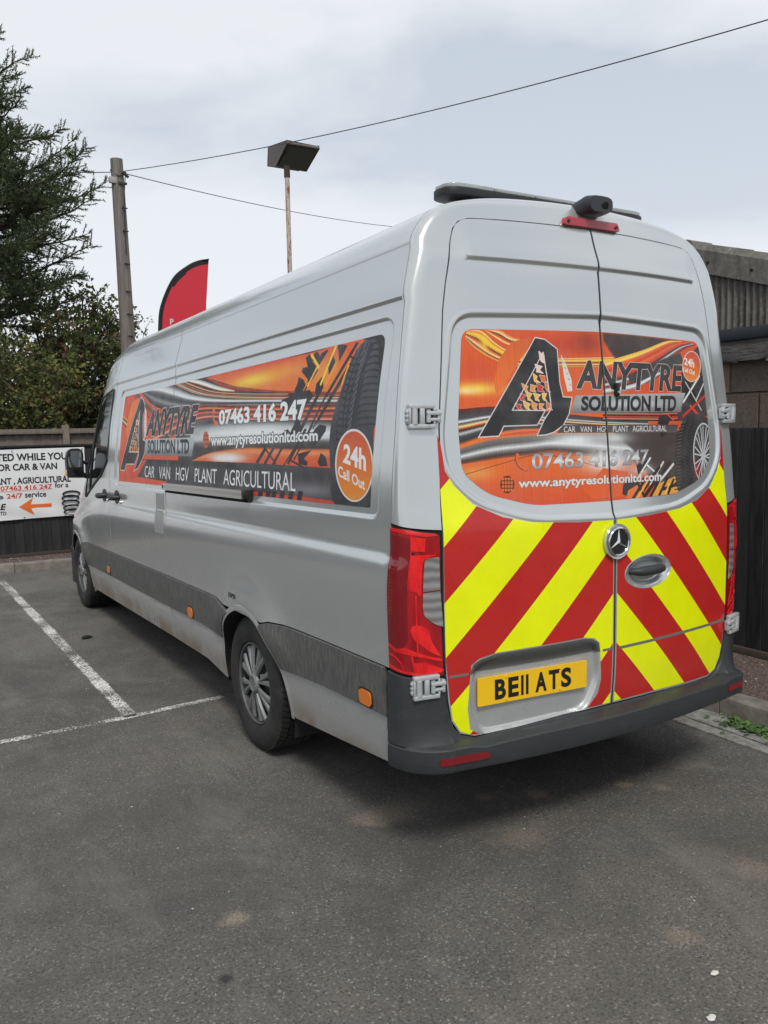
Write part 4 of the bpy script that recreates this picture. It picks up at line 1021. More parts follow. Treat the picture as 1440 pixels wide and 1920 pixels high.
# ---------- flank
SA0, SA1, SB0, SB1 = 4.205, .262, 1.358, 2.028
A = Art(2400, 408, SA0, SA1, SB0, SB1, survey_side, (60, 57, 58))
A.frame(200, 600, 2.667)
A.poly([(60, 345), (330, 300), (360, 700), (250, 720), (160, 820), (40, 820)], (218, 78, 42), (226, 96, 60))
A.ribbon([(60, 455), (110, 500), (160, 560), (200, 600)], [(60, 500), (100, 540), (150, 600), (190, 650)], [(0, RD), (.2, YL), (.35, DK), (.5, OR), (.7, CR), (.85, DK), (1, RD)])
A.ribbon([(150, 350), (210, 420), (300, 480), (420, 500)], [(120, 360), (190, 470), (290, 560), (420, 560)], [(0, (170, 120, 90)), (.3, (90, 60, 55)), (.6, RD), (1, (180, 50, 34))])
A.ribbon([(190, 345), (270, 318), (350, 338), (430, 370), (560, 392), (800, 396), (1160, 392)], [(180, 370), (240, 430), (330, 455), (450, 450), (560, 440), (800, 432), (1160, 440)],
         [(0, (90, 92, 94)), (.15, (206, 212, 214)), (.28, WH), (.40, (96, 96, 98)), (.55, (52, 50, 52)), (.72, (150, 152, 152)), (.85, (80, 76, 76)), (1, (48, 44, 46))])
A.poly([(430, 296), (520, 282), (600, 300), (800, 360), (1180, 362), (1180, 400), (560, 392), (440, 366), (350, 330)], (52, 48, 52))
A.ribbon([(380, 300), (470, 335), (560, 358), (760, 366), (1170, 362)], [(330, 318), (430, 366), (560, 388), (760, 396), (1170, 400)],
         [(0, DK), (.10, OR), (.18, CR), (.24, DK), (.38, (150, 60, 40)), (.46, OR), (.52, DK), (.66, (190, 150, 120)), (.72, WH), (.80, BR_), (.9, (240, 190, 110)), (1, DK)])
A.ribbon([(410, 298), (470, 300), (560, 330), (640, 352)], [(400, 306), (460, 322), (560, 352), (640, 358)], [(0, (140, 140, 135)), (.5, (252, 252, 246)), (.85, (230, 225, 210)), (1, (220, 130, 60))])
A.poly(catmull([(500, 290), (640, 246), (1010, 168), (1300, 100), (1260, 360), (1000, 358), (800, 350), (640, 330)], 5), (226, 96, 52), (236, 130, 56))
A.blob((740, 300), 130, 34, (250, 214, 60), 1.0); A.blob((900, 250), 120, 40, (240, 160, 70), .6); A.blob((640, 250), 110, 14, (218, 84, 52), .8); A.blob((860, 195), 160, 16, (214, 74, 52), .8); A.blob((1090, 260), 90, 70, (246, 180, 60), .5)
A.ribbon([(500, 290), (620, 330), (800, 352), (1180, 360)], [(500, 297), (620, 346), (800, 362), (1180, 374)], [(0, RD), (.4, (150, 40, 34)), (.7, RD), (1, DK)])
A.ribbon([(230, 470), (460, 428), (700, 428), (1160, 420)], [(230, 640), (460, 512), (700, 520), (1160, 520)],
         [(0, (214, 70, 40)), (.08, DK), (.16, (220, 80, 46)), (.24, (236, 150, 110)), (.3, DK), (.42, (190, 56, 38)), (.5, (226, 130, 100)), (.56, DG), (.68, RD), (.76, (240, 190, 160)), (.82, (120, 50, 44)), (1, DG)])
A.ribbon([(420, 545), (560, 508), (800, 498), (1160, 510)], [(420, 640), (640, 650), (900, 640), (1160, 640)], [(0, (74, 70, 70)), (.22, (190, 194, 196)), (.42, WH), (.62, (214, 218, 220)), (.78, (96, 92, 92)), (1, (56, 52, 54))])
A.blob((450, 560), 50, 40, (170, 176, 178), .9); A.blob((730, 560), 150, 26, WH, .9)
A.ribbon([(420, 706), (520, 660), (700, 634), (900, 640), (1160, 640)], [(420, 720), (560, 722), (760, 726), (940, 736), (1160, 746)], [(0, (60, 56, 56)), (.12, (235, 120, 60)), (.25, (238, 150, 90)), (.5, (226, 100, 52)), (1, (220, 84, 48))])
A.blob((600, 690), 100, 26, WH, 1.0, 1.6, [(425, 708), (520, 664), (700, 652), (770, 690), (720, 722), (560, 716)])
A.poly([(180, 696), (430, 704), (740, 716), (1140, 742), (1140, 925), (990, 882), (740, 862), (300, 818), (120, 800)], (74, 73, 76), (60, 59, 62)); A.blob((1010, 850), 160, 40, (150, 146, 152), .75)
A.poly([(190, 696), (640, 712), (640, 740), (190, 712)], (60, 57, 60))
A.poly([(55, 785), (130, 780), (300, 808), (300, 830), (55, 812)], (228, 92, 62)); A.poly([(150, 700), (200, 700), (150, 790), (110, 800), (80, 790)], (222, 80, 52))
A.poly([(725, 856), (990, 884), (1140, 906), (1140, 925), (725, 878)], (214, 70, 48))
for x_ in (760, 800, 828, 870, 915, 960): A.poly([(x_, 855), (x_+24, 858), (x_+14, 905), (x_-8, 900)], (50, 46, 48))
# tread print
A.frame(540, 600, 5.335)
bk = (52, 49, 52)
for L in ([(270, 330), (300, 320), (330, 370), (290, 440), (240, 400)], [(180, 380), (220, 340), (250, 420), (285, 460), (250, 540), (205, 600), (140, 520), (150, 480), (200, 470)], [(110, 570), (160, 600), (180, 650), (140, 730), (60, 720), (95, 640)],
          [(400, 430), (450, 335), (478, 420), (412, 565)], [(285, 640), (345, 565), (358, 680), (290, 770), (272, 720)], [(500, 240), (600, 255), (515, 420)], [(340, 330), (395, 300), (300, 450), (285, 420)],
          [(0, 740), (220, 700), (260, 760), (180, 860), (120, 1010), (60, 1060), (100, 900)], [(60, 1050), (120, 1010), (140, 1080), (60, 1180), (0, 1180)], [(270, 1090), (320, 1045), (385, 1060), (380, 1110), (320, 1200), (240, 1290), (190, 1260)],
          [(100, 1340), (240, 1300), (160, 1390), (200, 1420), (190, 1460), (110, 1440)], [(300, 1420), (330, 1330), (380, 1370), (400, 1460), (320, 1465)], [(-60, 800), (40, 760), (120, 860), (-40, 1000)], [(-110, 1180), (0, 1090), (60, 1180), (-60, 1240)]):
    A.poly(L, bk)
for (p0, p1, wd) in (((700, 225), (380, 770), 26), ((740, 240), (430, 760), 14), ((620, 480), (300, 1010), 22), ((330, 700), (120, 1120), 30), ((400, 720), (200, 1130), 15), ((440, 740), (250, 1090), 12), ((400, 300), (200, 620), 18), ((300, 500), (160, 720), 14),
                     ((180, 1090), (0, 1440), 26), ((250, 1050), (60, 1400), 14), ((-40, 1250), (-150, 1450), 22), ((-120, 1240), (-230, 1440), 26), ((80, 1260), (-50, 1470), 12), ((-220, 1280), (-310, 1430), 30), ((-250, 1250), (-120, 1440), 16), ((20, 1400), (150, 1470), 20)):
    a, b = np.array(p0, float), np.array(p1, float); n_ = np.array([-(b-a)[1], (b-a)[0]])/np.linalg.norm(b-a)*wd/2; A.poly([a+n_, b+n_, b-n_, a-n_], bk)
A.stroke([(480, 270), (330, 640)], 10, (250, 214, 60)); A.stroke([(300, 460), (200, 660)], 8, (248, 196, 60)); A.stroke([(240, 350), (310, 470)], 9, (248, 206, 60)); A.stroke([(620, 420), (540, 640)], 8, (244, 170, 60)); A.stroke([(480, 440), (380, 640)], 11, (244, 160, 56))
# tyre
A.poly(catmull([(770, 205), (900, 225), (905, 600), (880, 1100), (850, 1400), (880, 1890), (660, 1860), (455, 1820), (425, 1500), (420, 1150), (470, 900), (540, 680), (620, 450), (690, 300)], 5), (84, 84, 90), (60, 59, 62))
for L, wd in (([(760, 240), (700, 380), (640, 540), (590, 740), (560, 950), (545, 1150)], 7), ([(800, 240), (760, 330), (690, 500), (640, 690), (600, 900), (585, 1110)], 5), ([(850, 260), (790, 400), (730, 560), (690, 760), (655, 960), (650, 1100)], 8), ([(690, 300), (610, 520), (540, 760), (500, 960), (485, 1180)], 4)): A.stroke(catmull(L, 6), wd, (48, 47, 51))
for k in range(13):
    f = k/12; y_ = 330+f*820; xa = 560+150*(1-f)**1.2
    A.stroke(catmull([(xa+95, y_-50), (xa+150, y_-95), (xa+210, y_-105), (905, y_-90-20*f)], 5), 5, (52, 51, 56)); A.stroke([(xa+85, y_-10), (xa+105, y_-60), (xa+125, y_-110)], 5, (52, 51, 56))
    A.stroke([(xa-30, y_+60), (xa+10, y_+40), (xa+40, y_-30)], 5, (50, 49, 53)); A.stroke([(xa-75, y_+40), (xa-40, y_+52)], 5, (46, 45, 50)); A.stroke([(xa+20, y_+30), (xa+60, y_-30)], 4, (104, 104, 112))
A.poly([(862, 1100), (888, 1000), (888, 1700), (880, 1880), (852, 1500)], (236, 120, 56)); A.poly([(868, 1180), (888, 1170), (888, 1400), (860, 1400)], (222, 220, 218), (70, 66, 66))
el_ = lambda cx, cy, rx, ry, n_=48, sk=0: [(cx+rx*math.cos(2*math.pi*i/n_), cy+ry*math.sin(2*math.pi*i/n_)+sk*math.cos(2*math.pi*i/n_)) for i in range(n_)]
A.poly(el_(665, 1455, 192, 366, sk=10), (226, 224, 220)); A.poly(el_(665, 1458, 178, 345, sk=10), (206, 88, 54), (240, 150, 56))
A.text([(560, 1235), (782, 1290), (782, 1515), (552, 1425)], '24h', WH, .03); A.text([(505, 1450), (772, 1595), (772, 1705), (505, 1562)], 'Call Out', WH, .02)
A.frame(200, 600, 2.667)
A.text([(192, 729), (945, 763), (945, 858), (190, 786)], 'CAR   VAN   HGV   PLANT   AGRICULTURAL', WH, .0)
A.text([(563, 450), (1002, 390), (1000, 500), (562, 526)], '07463 416 247', WH, .04, outline=(70, 66, 66), ow=2)
A.text([(522, 574), (1057, 548), (1057, 622), (522, 648)], 'www.anytyresolutionltd.com', WH, .03, outline=(70, 66, 68), ow=3)
A.stroke(catmull([(537, 452), (532, 480), (540, 508), (550, 520)], 6), 9, (232, 112, 44)); A.poly(el_(537, 455, 6, 12, 12), (232, 112, 44)); A.poly(el_(550, 516, 7, 13, 12), (232, 112, 44))
G = el_(497, 599, 15, 42); A.poly(G, (206, 104, 50))
for dx in (-7, 0, 7): A.stroke([(497+dx*.6, 562), (497+dx, 599), (497+dx*.6, 637)], 2, (84, 44, 30))
for dy in (-22, 0, 22): A.stroke([(484, 599+dy), (511, 599+dy)], 2.5, (84, 44, 30))
A.frame(210, 680, 7.68)
A.poly([(300, 560), (405, 500), (215, 1130), (200, 1000), (230, 800)], (236, 124, 48))
swirl_logo(A, [(415, 495), (452, 530), (474, 600), (476, 690), (448, 760), (448, 1110), (484, 1125), (474, 1290), (430, 1410), (372, 1520), (315, 1562), (348, 1470), (388, 1330), (384, 1200), (404, 700), (244, 1285), (384, 1290), (330, 1460), (206, 1462), (182, 1552), (122, 1545)],
           [(408, 690), (390, 800), (386, 1285), (246, 1285)], None, [(482, 640), (500, 700), (502, 1000), (470, 1110), (462, 900)], 5, 3)
A.text([(488, 690), (1258, 598), (1258, 1022), (488, 1056)], 'ANYTYRE', (46, 45, 47), .045, .62, outline=(216, 208, 206), ow=3)
A.poly([(496, 1100), (1200, 1075), (1148, 1350), (474, 1335)], (196, 200, 204), (120, 124, 128)); A.blob((850, 1210), 280, 50, (226, 230, 232), .8, clip=[(496, 1100), (1200, 1075), (1148, 1350), (474, 1335)])
A.text([(516, 1112), (1116, 1100), (1112, 1316), (514, 1312)], 'SOLUTION LTD', (36, 37, 40), .04)
# soft grain of the print
A.I *= (1+.02*np.random.RandomState(1).normal(0, 1, (A.H, A.W//4, 1)).repeat(4, 1))
im_side = A.image('flank_vinyl_print')
# ---------- rear doors
RA0, RA1, RB0, RB1 = -.712, .705, 1.345, 2.040
A = Art(1240, 608, RA0, RA1, RB0, RB1, survey_rear, (218, 84, 44))
A.frame(860, 600, 4.8)
A.poly([(-80, 60), (1500, 100), (1500, 420), (1500, 1000), (-80, 1000)], (222, 92, 46), (226, 100, 48))
A.blob((900, 220), 300, 90, (200, 70, 46), .9); A.blob((1150, 200), 120, 100, (150, 60, 48), .8); A.blob((160, 450), 200, 120, (214, 84, 52), .8)
A.blob((150, 620), 230, 55, (250, 206, 80), 1.0); A.blob((60, 640), 120, 30, CR, .8); A.blob((560, 340), 90, 60, YL, .6)
A.ribbon([(70, 95), (200, 88), (330, 200), (480, 290), (640, 340), (900, 340), (1340, 330), (1500, 310)], [(50, 170), (140, 270), (260, 345), (400, 400), (560, 430), (900, 430), (1340, 430), (1500, 410)],
         [(0, (170, 60, 30)), (.1, CR), (.16, OR), (.26, YL), (.4, (240, 190, 70)), (.5, BR_), (.6, OR), (.72, CR), (.8, BR_), (.88, (240, 170, 90)), (1, RD)])
A.ribbon([(250, 88), (370, 92), (470, 150), (620, 190)], [(230, 92), (330, 170), (440, 230), (600, 260)], [(0, OR), (.3, CR), (.45, BR_), (.7, OR), (.85, CR), (1, RD)])
A.blob((230, 200), 40, 70, YL, .9)
A.ribbon([(-60, 806), (40, 800), (300, 780), (600, 800), (1000, 850), (1340, 880), (1700, 900)], [(-60, 1170), (40, 1140), (300, 1050), (600, 1000), (1000, 1000), (1340, 1010), (1700, 1010)],
         [(0, (110, 40, 34)), (.12, (70, 60, 58)), (.26, DG), (.33, WH), (.38, DG), (.46, CR), (.5, OR), (.56, DK), (.64, (200, 200, 198)), (.72, DG), (.85, (60, 58, 58)), (.93, OR), (1, (236, 130, 60))])
A.poly([(-80, 1270), (620, 1210), (1340, 1230), (1500, 1500), (1500, 1760), (560, 1760), (-80, 1760)], (228, 110, 50), (212, 74, 44)); A.blob((150, 1380), 180, 70, (238, 160, 80), .8)
A.ribbon([(-70, 1180), (30, 1140), (300, 1060), (600, 1030), (900, 1010), (1345, 1000), (1600, 1000)], [(-70, 1320), (30, 1300), (350, 1250), (640, 1215), (900, 1190), (1345, 1260), (1600, 1300)],
         [(0, (236, 130, 60)), (.15, (120, 112, 108)), (.35, (96, 94, 94)), (.55, (226, 228, 228)), (.7, (120, 116, 114)), (.85, (70, 56, 50)), (1, (170, 90, 50))])
A.blob((1050, 1080), 240, 60, WH, .95); A.blob((1330, 1240), 160, 70, (228, 230, 230), .95)
A.ribbon([(-60, 1410), (45, 1390), (350, 1300), (700, 1210), (1000, 1250), (1340, 1340)], [(-60, 1416), (45, 1396), (350, 1306), (700, 1218), (1000, 1258), (1340, 1350)], [(0, BR_), (1, BR_)])
A.frame(1130, 600, 5.33)
A.poly([(0, 130), (300, 150), (740, 210), (560, 290), (300, 380), (130, 400), (60, 300), (0, 200)], (78, 62, 60), (66, 58, 57), feather=6)
A.ribbon([(0, 420), (140, 380), (400, 300), (620, 215), (760, 210)], [(0, 720), (300, 640), (560, 480), (800, 300), (930, 250)],
         [(0, (236, 170, 90)), (.06, YL), (.12, (250, 220, 130)), (.18, OR), (.34, RD), (.42, (230, 110, 60)), (.6, RD), (.7, DK), (.78, WH), (.84, (90, 84, 84)), (.9, RD), (.95, DK), (1, (200, 60, 44))])
A.poly([(250, 560), (450, 470), (620, 380), (770, 330), (800, 420), (600, 540), (420, 640), (260, 620)], (66, 60, 60)); A.ribbon([(0, 690), (300, 640), (480, 560), (560, 520)], [(0, 740), (300, 690), (480, 600), (580, 540)], [(0, (180, 180, 180)), (.5, WH), (1, (110, 108, 108))])
A.poly([(780, 430), (960, 250), (1010, 500), (1040, 960), (780, 960)], (66, 60, 60))
A.poly([(0, 900), (1000, 920), (1000, 1010), (0, 1010)], (74, 66, 66))
for y_, c_ in ((935, (226, 110, 80)), (952, DK), (966, RD), (985, (220, 130, 90)), (1000, DK)): A.stroke([(0, y_), (560, y_+6), (740, y_-2)], 4, c_)
A.poly([(100, 1120), (760, 1110), (740, 1740), (480, 1600), (300, 1300)], (74, 66, 64), feather=5); A.blob((110, 1180), 160, 60, (214, 216, 216), .9); A.blob((60, 1420), 230, 110, (232, 232, 230), .95); A.blob((380, 1500), 120, 60, (214, 212, 210), .7)
A.poly([(0, 1480), (250, 1520), (190, 1760), (-100, 1790), (-200, 1700)], (226, 96, 44))
for L in ([(780, 640), (860, 560), (870, 700), (800, 820)], [(830, 760), (900, 690), (950, 800), (860, 900)], [(560, 960), (700, 940), (640, 1060), (540, 1040)], [(560, 1100), (640, 1130), (580, 1180)], [(330, 1440), (440, 1400), (430, 1480), (350, 1560)], [(200, 1640), (300, 1560), (330, 1640), (240, 1760), (190, 1740)], [(330, 1620), (420, 1560), (400, 1740), (300, 1760)]): A.poly(L, (50, 46, 47))
for p0, p1, wd, c_ in (((960, 560), (800, 820), 9, (226, 226, 226)), ((1000, 640), (930, 800), 7, (210, 210, 210)), ((820, 620), (980, 900), 6, (200, 200, 198)), ((1010, 760), (800, 960), 10, RD), ((870, 860), (960, 960), 12, (214, 70, 50)), ((700, 1000), (640, 940), 6, (214, 80, 70)),
                       ((470, 1380), (330, 1600), 8, (230, 228, 226)), ((600, 1420), (470, 1640), 9, (220, 210, 206)), ((700, 1440), (540, 1640), 10, (226, 222, 220)), ((430, 1440), (560, 1560), 7, (228, 226, 224)), ((660, 1430), (420, 1760), 12, (60, 52, 52)), ((560, 1470), (360, 1760), 14, (60, 52, 52))):
    A.stroke([p0, p1], wd, c_)
A.poly([(540, 1640), (720, 1560), (760, 1720), (600, 1750), (480, 1760)], (232, 160, 66)); A.poly([(250, 1700), (420, 1600), (400, 1770), (230, 1780)], (232, 120, 54))
for p0, p1 in (((560, 1600), (470, 1770)), ((640, 1580), (560, 1750)), ((700, 1600), (650, 1730)), ((420, 1590), (300, 1780)), ((330, 1600), (420, 1780)), ((520, 1600), (400, 1780)), ((600, 1690), (740, 1640))): A.stroke([p0, p1], 12, (48, 42, 42))
A.stroke([(450, 1600), (340, 1780)], 8, (240, 180, 80)); A.stroke([(660, 1640), (620, 1730)], 7, (246, 200, 90))
A.poly(catmull([(745, 1150), (800, 1000), (900, 940), (1010, 960), (1065, 1060), (1075, 1560), (940, 1650), (760, 1730), (705, 1400)], 5), (66, 63, 64))
for k in range(20):
    y_ = 1020+k*34; xa = 745+60*math.exp(-k*.35); A.stroke([(xa-30, y_+30), (xa+30, y_+16), (xa+60, y_-6)], 4, (44, 42, 43)); A.stroke([(xa+78, y_+18), (xa+120, y_-10), (xa+160, y_-14)], 4, (46, 44, 45)); A.stroke([(xa-5, y_+6), (xa+25, y_)], 2.5, (104, 100, 100))
A.stroke(catmull([(850, 960), (790, 1150), (785, 1400), (830, 1690)], 6), 4, (42, 40, 41)); A.stroke(catmull([(910, 950), (860, 1130), (850, 1400), (890, 1670)], 6), 3, (46, 44, 45))
A.poly(el_(1000, 1325, 104, 300), (150, 152, 154)); A.poly(el_(1004, 1325, 92, 280), (74, 70, 70)); A.blob((940, 1500), 30, 70, (170, 40, 36), .9)
for k in range(10):
    a = 2*math.pi*k/10+.1
    for da in (-.13, .13): A.stroke([(1000+12*math.cos(a), 1360+30*math.sin(a)), (1004+90*math.cos(a+da), 1330+270*math.sin(a+da))], 5, (206, 208, 210))
A.poly(el_(1000, 1360, 22, 44), (190, 192, 194)); A.stroke(el_(1000, 1325, 98, 290), 3, (226, 228, 230), True)
A.frame(860, 600, 4.8)
swirl_logo(A, [(682, 158), (770, 175), (882, 262), (905, 560), (935, 692), (1016, 696), (988, 850), (935, 950), (850, 1012), (780, 1034), (702, 1040), (765, 900), (828, 800), (822, 720), (757, 290), (478, 812), (775, 815), (702, 946), (402, 956), (358, 1045), (174, 1056)],
           [(755, 292), (790, 520), (828, 790), (772, 815), (480, 812)], [(650, 150), (470, 200), (360, 350), (312, 560), (335, 690), (500, 440), (640, 200)], [(915, 310), (962, 400), (1012, 540), (1018, 640), (975, 645), (945, 520)], 4, 5, 1.2)
A.frame(700, 340, 1.946)
A.text([(738, 652), (1126, 672), (1126, 768), (738, 756)], 'ANYTYRE', (56, 52, 53), .035, .14, outline=(216, 206, 202), ow=2)
A.poly([(736, 782), (1136, 772), (1118, 842), (720, 846)], (176, 178, 180), (120, 122, 124)); A.blob((930, 812), 150, 14, (206, 208, 210), .8)
A.text([(758, 784), (1104, 782), (1102, 840), (756, 838)], 'SOLUTION LTD', (36, 35, 37), .04)
A.poly([(690, 890), (1112, 888), (1102, 916), (668, 918)], (72, 66, 67), (98, 92, 92))
A.text([(693, 895), (1067, 891), (1067, 912), (693, 916)], 'CAR   VAN   HGV   PLANT   AGRICULTURAL', (232, 230, 228), .0)
A.text([(576, 992), (1003, 976), (1000, 1032), (578, 1053)], '07463 416 247', (120, 122, 124), .02, outline=(96, 80, 74), ow=1, col2=(226, 228, 230))
A.text([(527, 1086), (1050, 1060), (1050, 1102), (527, 1128)], 'www.anytyresolutionltd.com', (222, 220, 216), .03, outline=(90, 66, 60), ow=1)
A.stroke(catmull([(524, 997), (521, 1018), (535, 1042), (556, 1052)], 6), 13, (128, 66, 40)); A.stroke(catmull([(524, 1000), (523, 1018), (536, 1040), (554, 1049)], 6), 9, (226, 108, 56)); A.poly(el_(524, 1001, 6, 10, 12), (226, 108, 56)); A.poly(el_(553, 1050, 10, 6, 12), (226, 108, 56))
A.poly(el_(487, 1106, 26, 32), (92, 50, 32))
for r_ in range(4):
    for q_ in range(4):
        xx, yy = 471+q_*10.6, 1086+r_*13.5
        if ((xx-487)/25)**2+((yy-1106)/30)**2 < .95: A.poly([(xx-4, yy-5), (xx+4, yy-5), (xx+4, yy+5), (xx-4, yy+5)], (226, 110, 56))
A.poly(el_(1159, 676, 34, 57), (224, 190, 180)); A.poly(el_(1159, 676, 31, 53), (206, 76, 44), (238, 140, 60))
A.text([(1132, 644), (1170, 650), (1168, 682), (1132, 668)], '24h', WH, .02); A.text([(1127, 678), (1172, 690), (1170, 708), (1127, 692)], 'Call Out', WH, .02)
A.I *= (1+.025*np.random.RandomState(2).normal(0, 1, (1, A.W, 1)))
im_rear = A.image('rear_vinyl_print')
def vinyl(name, im, uvbox, rough=.25, coat=.5):
    m_, g = ng(name, rough=rough, coat=coat, spec=.3); uvn = g.n('ShaderNodeUVMap'); t = g.n('ShaderNodeTexImage', {'Vector': uvn.outputs[0]}, image=im, extension='EXTEND', interpolation='Linear')
    dd_ = g.ramp(g.noise(g.coord(), 6, 6, .7), [(.45, 0), (.9, .25)]); g.base(g.mix(dd_, t.outputs[0], (.35, .33, .30))); g.b.inputs['Coat Roughness'].default_value = .08
    g.rough(g.ramp(g.noise(g.coord(), 9, 5), [(.3, rough-.05), (.7, rough+.15)])); return m_
vs_side = vinyl('flank_vinyl', im_side, None, .42, .06); vs_rear = vinyl('rear_vinyl', im_rear, None, .36, .12)
uvS = lambda P: np.stack([(P[:, 0]-SA0)/(SA1-SA0), (P[:, 1]-SB0)/(SB1-SB0)], 1)
uvB = lambda P: np.stack([(P[:, 0]-RA0)/(RA1-RA0), (P[:, 1]-RB0)/(RB1-RB0)], 1)
def clip_a(poly, c, less):
    out_ = []
    for i in range(len(poly)):
        a, b = poly[i], poly[(i+1) % len(poly)]; ia = (a[0] < c) == less; ib = (b[0] < c) == less
        if ia: out_.append(a)
        if ia != ib: t = (c-a[0])/(b[0]-a[0]); out_.append((c, a[1]+t*(b[1]-a[1])))
    return out_
dec = rounded([(.275, 1.362), (4.195, 1.362), (4.195, 2.015), (.275, 2.018)], [.012, .012, .012, .05], 6)
panel('vinyl_graphic', clip_a(dec, YS0-.007, True), side_L, vs_side, side_a, flip=True, off=.0012, flange=.0008, step=.06, estep=.04, uvf=uvS)
panel('vinyl_graphic', clip_a(dec, YS0+.007, False), side_L, vs_side, slide_l, flip=True, off=.0012, flange=.0008, step=.06, estep=.04, uvf=uvS)
rd = rounded([(-.700, 1.49), (-.705, 1.66), (-.662, 2.022), (0, 2.034), (.662, 2.022), (.700, 1.66), (.695, 1.49), (.60, 1.405), (.40, 1.353), (0, 1.349), (-.40, 1.353), (-.60, 1.405)], [.04, .05, .05, .0, .05, .05, .04, .06, .06, 0, .06, .06], 6)
panel('vinyl_graphic', clip_a(rd, -.006, True), rear_xyz, vs_rear, door_l, off=.0012, flange=.0008, step=.05, estep=.03, uvf=uvB)
panel('vinyl_graphic', clip_a(rd, .006, False), rear_xyz, vs_rear, door_r, off=.0012, flange=.0008, step=.05, estep=.03, uvf=uvB)
# ================================================================== surroundings
def mesh_fast(name, V, F, mats, midx=None, smooth=False):
    V = np.asarray(V, np.float32); F = np.asarray(F, np.int32); n = F.shape[1]
    me = bpy.data.meshes.new(name); me.vertices.add(len(V)); me.vertices.foreach_set('co', V.ravel())
    me.loops.add(F.size); me.loops.foreach_set('vertex_index', F.ravel()); me.polygons.add(len(F))
    me.polygons.foreach_set('loop_start', np.arange(0, F.size, n, dtype=np.int32)); me.polygons.foreach_set('loop_total', np.full(len(F), n, np.int32))
    for m in mats: me.materials.append(m)
    if midx is not None: me.polygons.foreach_set('material_index', np.asarray(midx, np.int32))
    me.polygons.foreach_set('use_smooth', np.full(len(F), smooth)); me.update(calc_edges=True); me.validate(); return me

asph, g = ng('asphalt', col=(.1, .1, .1), rough=.85)
c = g.coord('Object'); big = g.noise(c, .55, 5, .6); mid = g.noise(c, 3.2, 6, .65); agg = g.noise(c, 95, 4, .75); agg2 = g.n('ShaderNodeTexVoronoi', {'Vector': c, 'Scale': 160.0}).outputs['Color']
ag2 = g.n('ShaderNodeSeparateColor', {'Color': agg2}).outputs[0]
basec = g.mix(g.ramp(big, [(.35, 0), (.65, 1)]), (.108, .101, .091), (.166, .155, .137))
basec = g.mix(g.ramp(mid, [(.42, 0), (.72, .55)]), basec, (.19, .176, .153))
basec = g.mix(g.ramp(agg, [(.38, .75), (.50, 0)]), basec, (.045, .044, .044))
basec = g.mix(g.ramp(agg, [(.56, 0), (.68, .55)]), basec, (.25, .24, .22))
basec = g.mix(g.ramp(ag2, [(.93, 0), (.97, .55)]), basec, (.38, .365, .335))
basec = g.mix(g.ramp(ag2, [(.05, .55), (.09, 0)]), basec, (.03, .03, .03))
wear = g.noise(c, .9, 7, .72, .6); basec = g.mix(g.ramp(wear, [(.46, 0), (.62, .5)]), basec, (.060, .058, .055))
wear2 = g.noise(g.coord('Object', (1, .5, 1), (0, 0, .5)), 1.7, 8, .75, .4); basec = g.mix(g.ramp(wear2, [(.52, 0), (.70, .6)]), basec, (.225, .212, .19))
vcr = g.n('ShaderNodeTexVoronoi', {'Vector': g.mix(.10, c, g.n('ShaderNodeTexNoise', {'Vector': c, 'Scale': 2.5}).outputs[1]), 'Scale': .62}, feature='DISTANCE_TO_EDGE').outputs[0]
basec = g.mix(g.math('MULTIPLY', g.ramp(vcr, [(.0, .0), (.0035, 0)]), g.ramp(g.noise(c, 1.1, 3), [(.48, 0), (.56, 1)])), basec, (.02, .02, .02))
# tan stains of dried silt
vs_ = g.n('ShaderNodeSeparateXYZ', {'Vector': g.n('ShaderNodeTexCoord').outputs['Object']})
def blob(x, y, r_, amt, ax=1.0):
    dx = g.math('MULTIPLY', g.math('SUBTRACT', vs_.outputs[0], x), 1/ax); dy = g.math('SUBTRACT', vs_.outputs[1], y)
    d = g.math('SQRT', g.math('ADD', g.math('MULTIPLY', dx, dx), g.math('MULTIPLY', dy, dy)))
    d = g.math('ADD', d, g.math('MULTIPLY', g.math('SUBTRACT', g.noise(c, 14, 4, .7), .5), r_*1.6))
    return g.math('MULTIPLY', g.ramp(g.math('DIVIDE', d, r_), [(.3, 1), (1.0, 0)]), amt)
tot = None
for b_ in ((-.77, .52, .13, .8, 1.6), (-.10, .30, .08, .8, 1), (-.32, .42, .05, .8, 1), (-1.61, .14, .06, .9, 1), (.30, .17, .05, .8, 1), (.42, .05, .05, .7, 1), (-.05, -.95, .10, .5, 1.6), (-.42, -.75, .07, .6, 1), (-.42, .05, .13, .45, 1.3), (.15, -.62, .1, .5, 1)):
    q = blob(*b_); tot = q if tot is None else g.math('MAXIMUM', tot, q)
tot = g.math('MULTIPLY', tot, g.ramp(agg, [(.42, .3), (.55, 1.0)]))
basec = g.mix(tot, basec, (.33, .27, .20))
